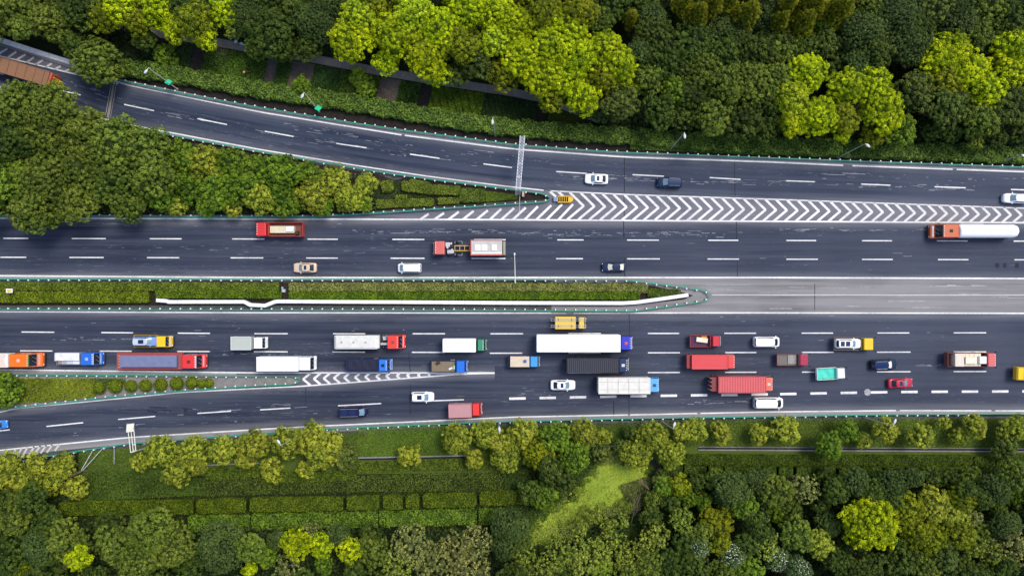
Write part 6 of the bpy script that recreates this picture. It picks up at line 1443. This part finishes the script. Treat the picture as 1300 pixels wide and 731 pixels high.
for k in range(4):
    b = MB(); b.box(g['xr'] - .08, g['xr'] + .08, -1.2 + k * .75, -1.0 + k * .75, .7, 2.9, .02); b.build('tail_bar', pm((0.5, 0.3, 0.28)), r)
r, g = truck((1035, 1074.2, 466, 481.8), 'E', 'small white truck with a turquoise bed changing lanes', 11, (0.86, 0.86, 0.84), 2.1, 1.9, slope=.25, nose=.2, cab_w=1.9, ang=3, gap=.1)
xa, xb, hw, zf = open_bed(r, g, (0.75, 0.80, 0.78), (0.08, 0.55, 0.42), h=1.7)
tarp(r, g, xa + .1, xb - .1, hw - .1, zf - .05, 1.45, (0.07, 0.60, 0.45), amp=.1, seed=4)
car((1127.4, 1158.8, 479.6, 492.6), 'E', 'sedan', (0.42, 0.02, 0.05), 'crimson saloon car below the black car at the right', ang=3, sun='roof')
car((956.5, 994, 503.4, 518.8), 'E', 'van', WHT, 'white minivan under the long brick-red container truck', H=1.95, win=M_GLASS)
r, g = truck((1285.6, 1345, 466, 483.2), 'E', 'yellow truck tail cut by the right edge of the frame', 16, (0.80, 0.50, 0.02), 2.5, 2.3, slope=.3, nose=.2, ang=-2)
xa, xb, hw, zf = open_bed(r, g, (0.70, 0.45, 0.03), (0.10, 0.08, 0.03), h=2.0)
load(r, g, xa + .25, xa + 1.35, -hw + .1, hw - .1, zf, 2.05, (0.76, 0.52, 0.02), 'toolbox', 'yellow locker across the tail of the cut-off truck at the right edge', 'locker')
car((522, 551, 496.9, 510), 'E', 'suv', WHT, 'white car with a dark sunroof right of the chevrons on the lower ramp', sun='roof')
car((431, 467, 516, 529), 'E', 'van', (0.012, 0.015, 0.055), 'dark blue people carrier on the lower ramp under the chevrons', sun='two', H=1.85, ang=1.5)
r, g = truck((569.5, 612.2, 510.7, 529.3), 'E', 'small truck with a dusty pink box and bright red cab at the lower road edge', 12, (0.72, 0.04, 0.03), 2.4, 3.2, slope=.3, nose=.25, cab_w=2.3, ang=2, gap=.12)
cargo_box(r, g, (0.46, 0.24, 0.25), 3.1, edge=(0.48, 0.22, 0.23), ribs=0, long_ribs=5, dirt=.1)
# people and small things by the garden path
def scooter(px, py, rz, col, label):
    p = P(px, py); r = empty('motor_scooter', (p.x, p.y, 0.05), rz, label, 'scooter')
    b = MB(); b.prism_y([(-.7, .35), (-.75, .7), (-.1, .72), (.05, .35), (.45, .35), (.55, .95), (.65, .9), (.6, .3), (-.3, .25)], -.16, .16, None, .03); b.build('body', pm(col), r)
    b = MB(); b.box(-.65, 0, -.15, .15, .72, .8, .03); b.build('seat', M_BLACK, r)
    b = MB(); b.tube((.5, -.35, 1.02), (.5, .35, 1.02), .03); b.build('handlebar', M_CHASS, r)
    for x in (-.55, .68): wheel(r, x, 0.001, .26, .12)
scooter(656, 108, R_(10), (0.02, 0.05, 0.25), 'dark blue scooter parked at the path under the bright grove')
scooter(358, 70, R_(-15), (0.03, 0.03, 0.035), 'black scooter parked on the path under the dark crowns')
scooter(327, 57, R_(-20), (0.35, 0.33, 0.4), 'grey scooter half under the dark crowns beside the path')
def sack(px, py, col, label):
    p = P(px, py); b = MB(); b.ball((0, 0, .18), 1, (.42, .30, .2), 3)
    for v in b.bm.verts: v.co += Vector((random.uniform(-.03, .03), random.uniform(-.03, .03), random.uniform(-.02, .02)))
    o = b.build('sack', pm(col, .8), None, True); o.location = (p.x, p.y, .05); o.rotation_euler = (0, 0, random.uniform(0, 3)); tag(o, label, 'sack', 'sacks by the path')
sack(293.5, 48.5, (0.62, 0.62, 0.7), 'pale lilac sack on the path edge, leftmost of three')
sack(300, 53, (0.75, 0.76, 0.8), 'whiter sack on the path edge, middle of three')
sack(307.5, 56, (0.45, 0.6, 0.62), 'greenish-white sack on the path edge, rightmost of three')
# ------------------------------------------------------------------ a person at work in the plots
def person(px, py, rz, label):
    p = P(px, py); r = empty('person', (p.x, p.y, 0.05), rz, label, 'person')
    J = [((0, 0, .92), .14), ((0, 0, 1.12), .15), ((.10, 0, 1.33), .16), ((.16, 0, 1.46), .07), ((.20, 0, 1.56), .085), ((.22, 0, 1.68), .09),
         ((.02, .10, .86), .09), ((.10, .11, .48), .065), ((0, .11, .08), .05), ((.14, .11, .03), .045),
         ((.02, -.10, .86), .09), ((-.04, -.11, .48), .065), ((-.14, -.11, .08), .05), ((0, -.11, .03), .045),
         ((.10, .20, 1.38), .06), ((.26, .24, 1.14), .045), ((.46, .16, 1.02), .035), ((.53, .14, .99), .03),
         ((.10, -.20, 1.38), .06), ((.26, -.24, 1.14), .045), ((.46, -.16, 1.02), .035), ((.53, -.14, .99), .03)]
    E = [(0, 1), (1, 2), (2, 3), (3, 4), (4, 5), (0, 6), (6, 7), (7, 8), (8, 9), (0, 10), (10, 11), (11, 12), (12, 13), (2, 14), (14, 15), (15, 16), (16, 17), (2, 18), (18, 19), (19, 20), (20, 21)]
    for hb, sy in ((17, 1), (21, -1)):
        for k in range(5):
            J.append(((.60 + (.0 if k else -.03), sy * (.11 + .018 * k), .965 - (.01 * abs(k - 2))), .0085)); E.append((hb, len(J) - 1))
    me = bpy.data.meshes.new('body'); me.from_pydata([j[0] for j in J], E, []); o = link_mesh('body', me, r)
    me.materials.append(pm((0.02, 0.02, 0.035), .8))
    md = o.modifiers.new('skin', 'SKIN'); sv = me.skin_vertices[0].data
    for i, j in enumerate(J): sv[i].radius = (j[1], j[1]); sv[i].use_root = (i == 0)
    sb = o.modifiers.new('sub', 'SUBSURF'); sb.levels = 1; sb.render_levels = 1
    b = MB(); b.tube((.22, 0, 1.72), (.22, 0, 1.76), .24, .22, 16); b.tube((.22, 0, 1.74), (.22, 0, 1.87), .12, .07, 14); b.build('straw_hat', pm((0.65, 0.30, 0.12), .8), r)
    b = MB(); b.ball((.305, 0, 1.64), .02, (1, .8, 1), 1); b.build('nose', pm((0.5, 0.3, 0.2), .7), r)
person(313.6, 94, R_(-60), 'person in dark clothes and an orange straw hat bending over the vegetable plot')
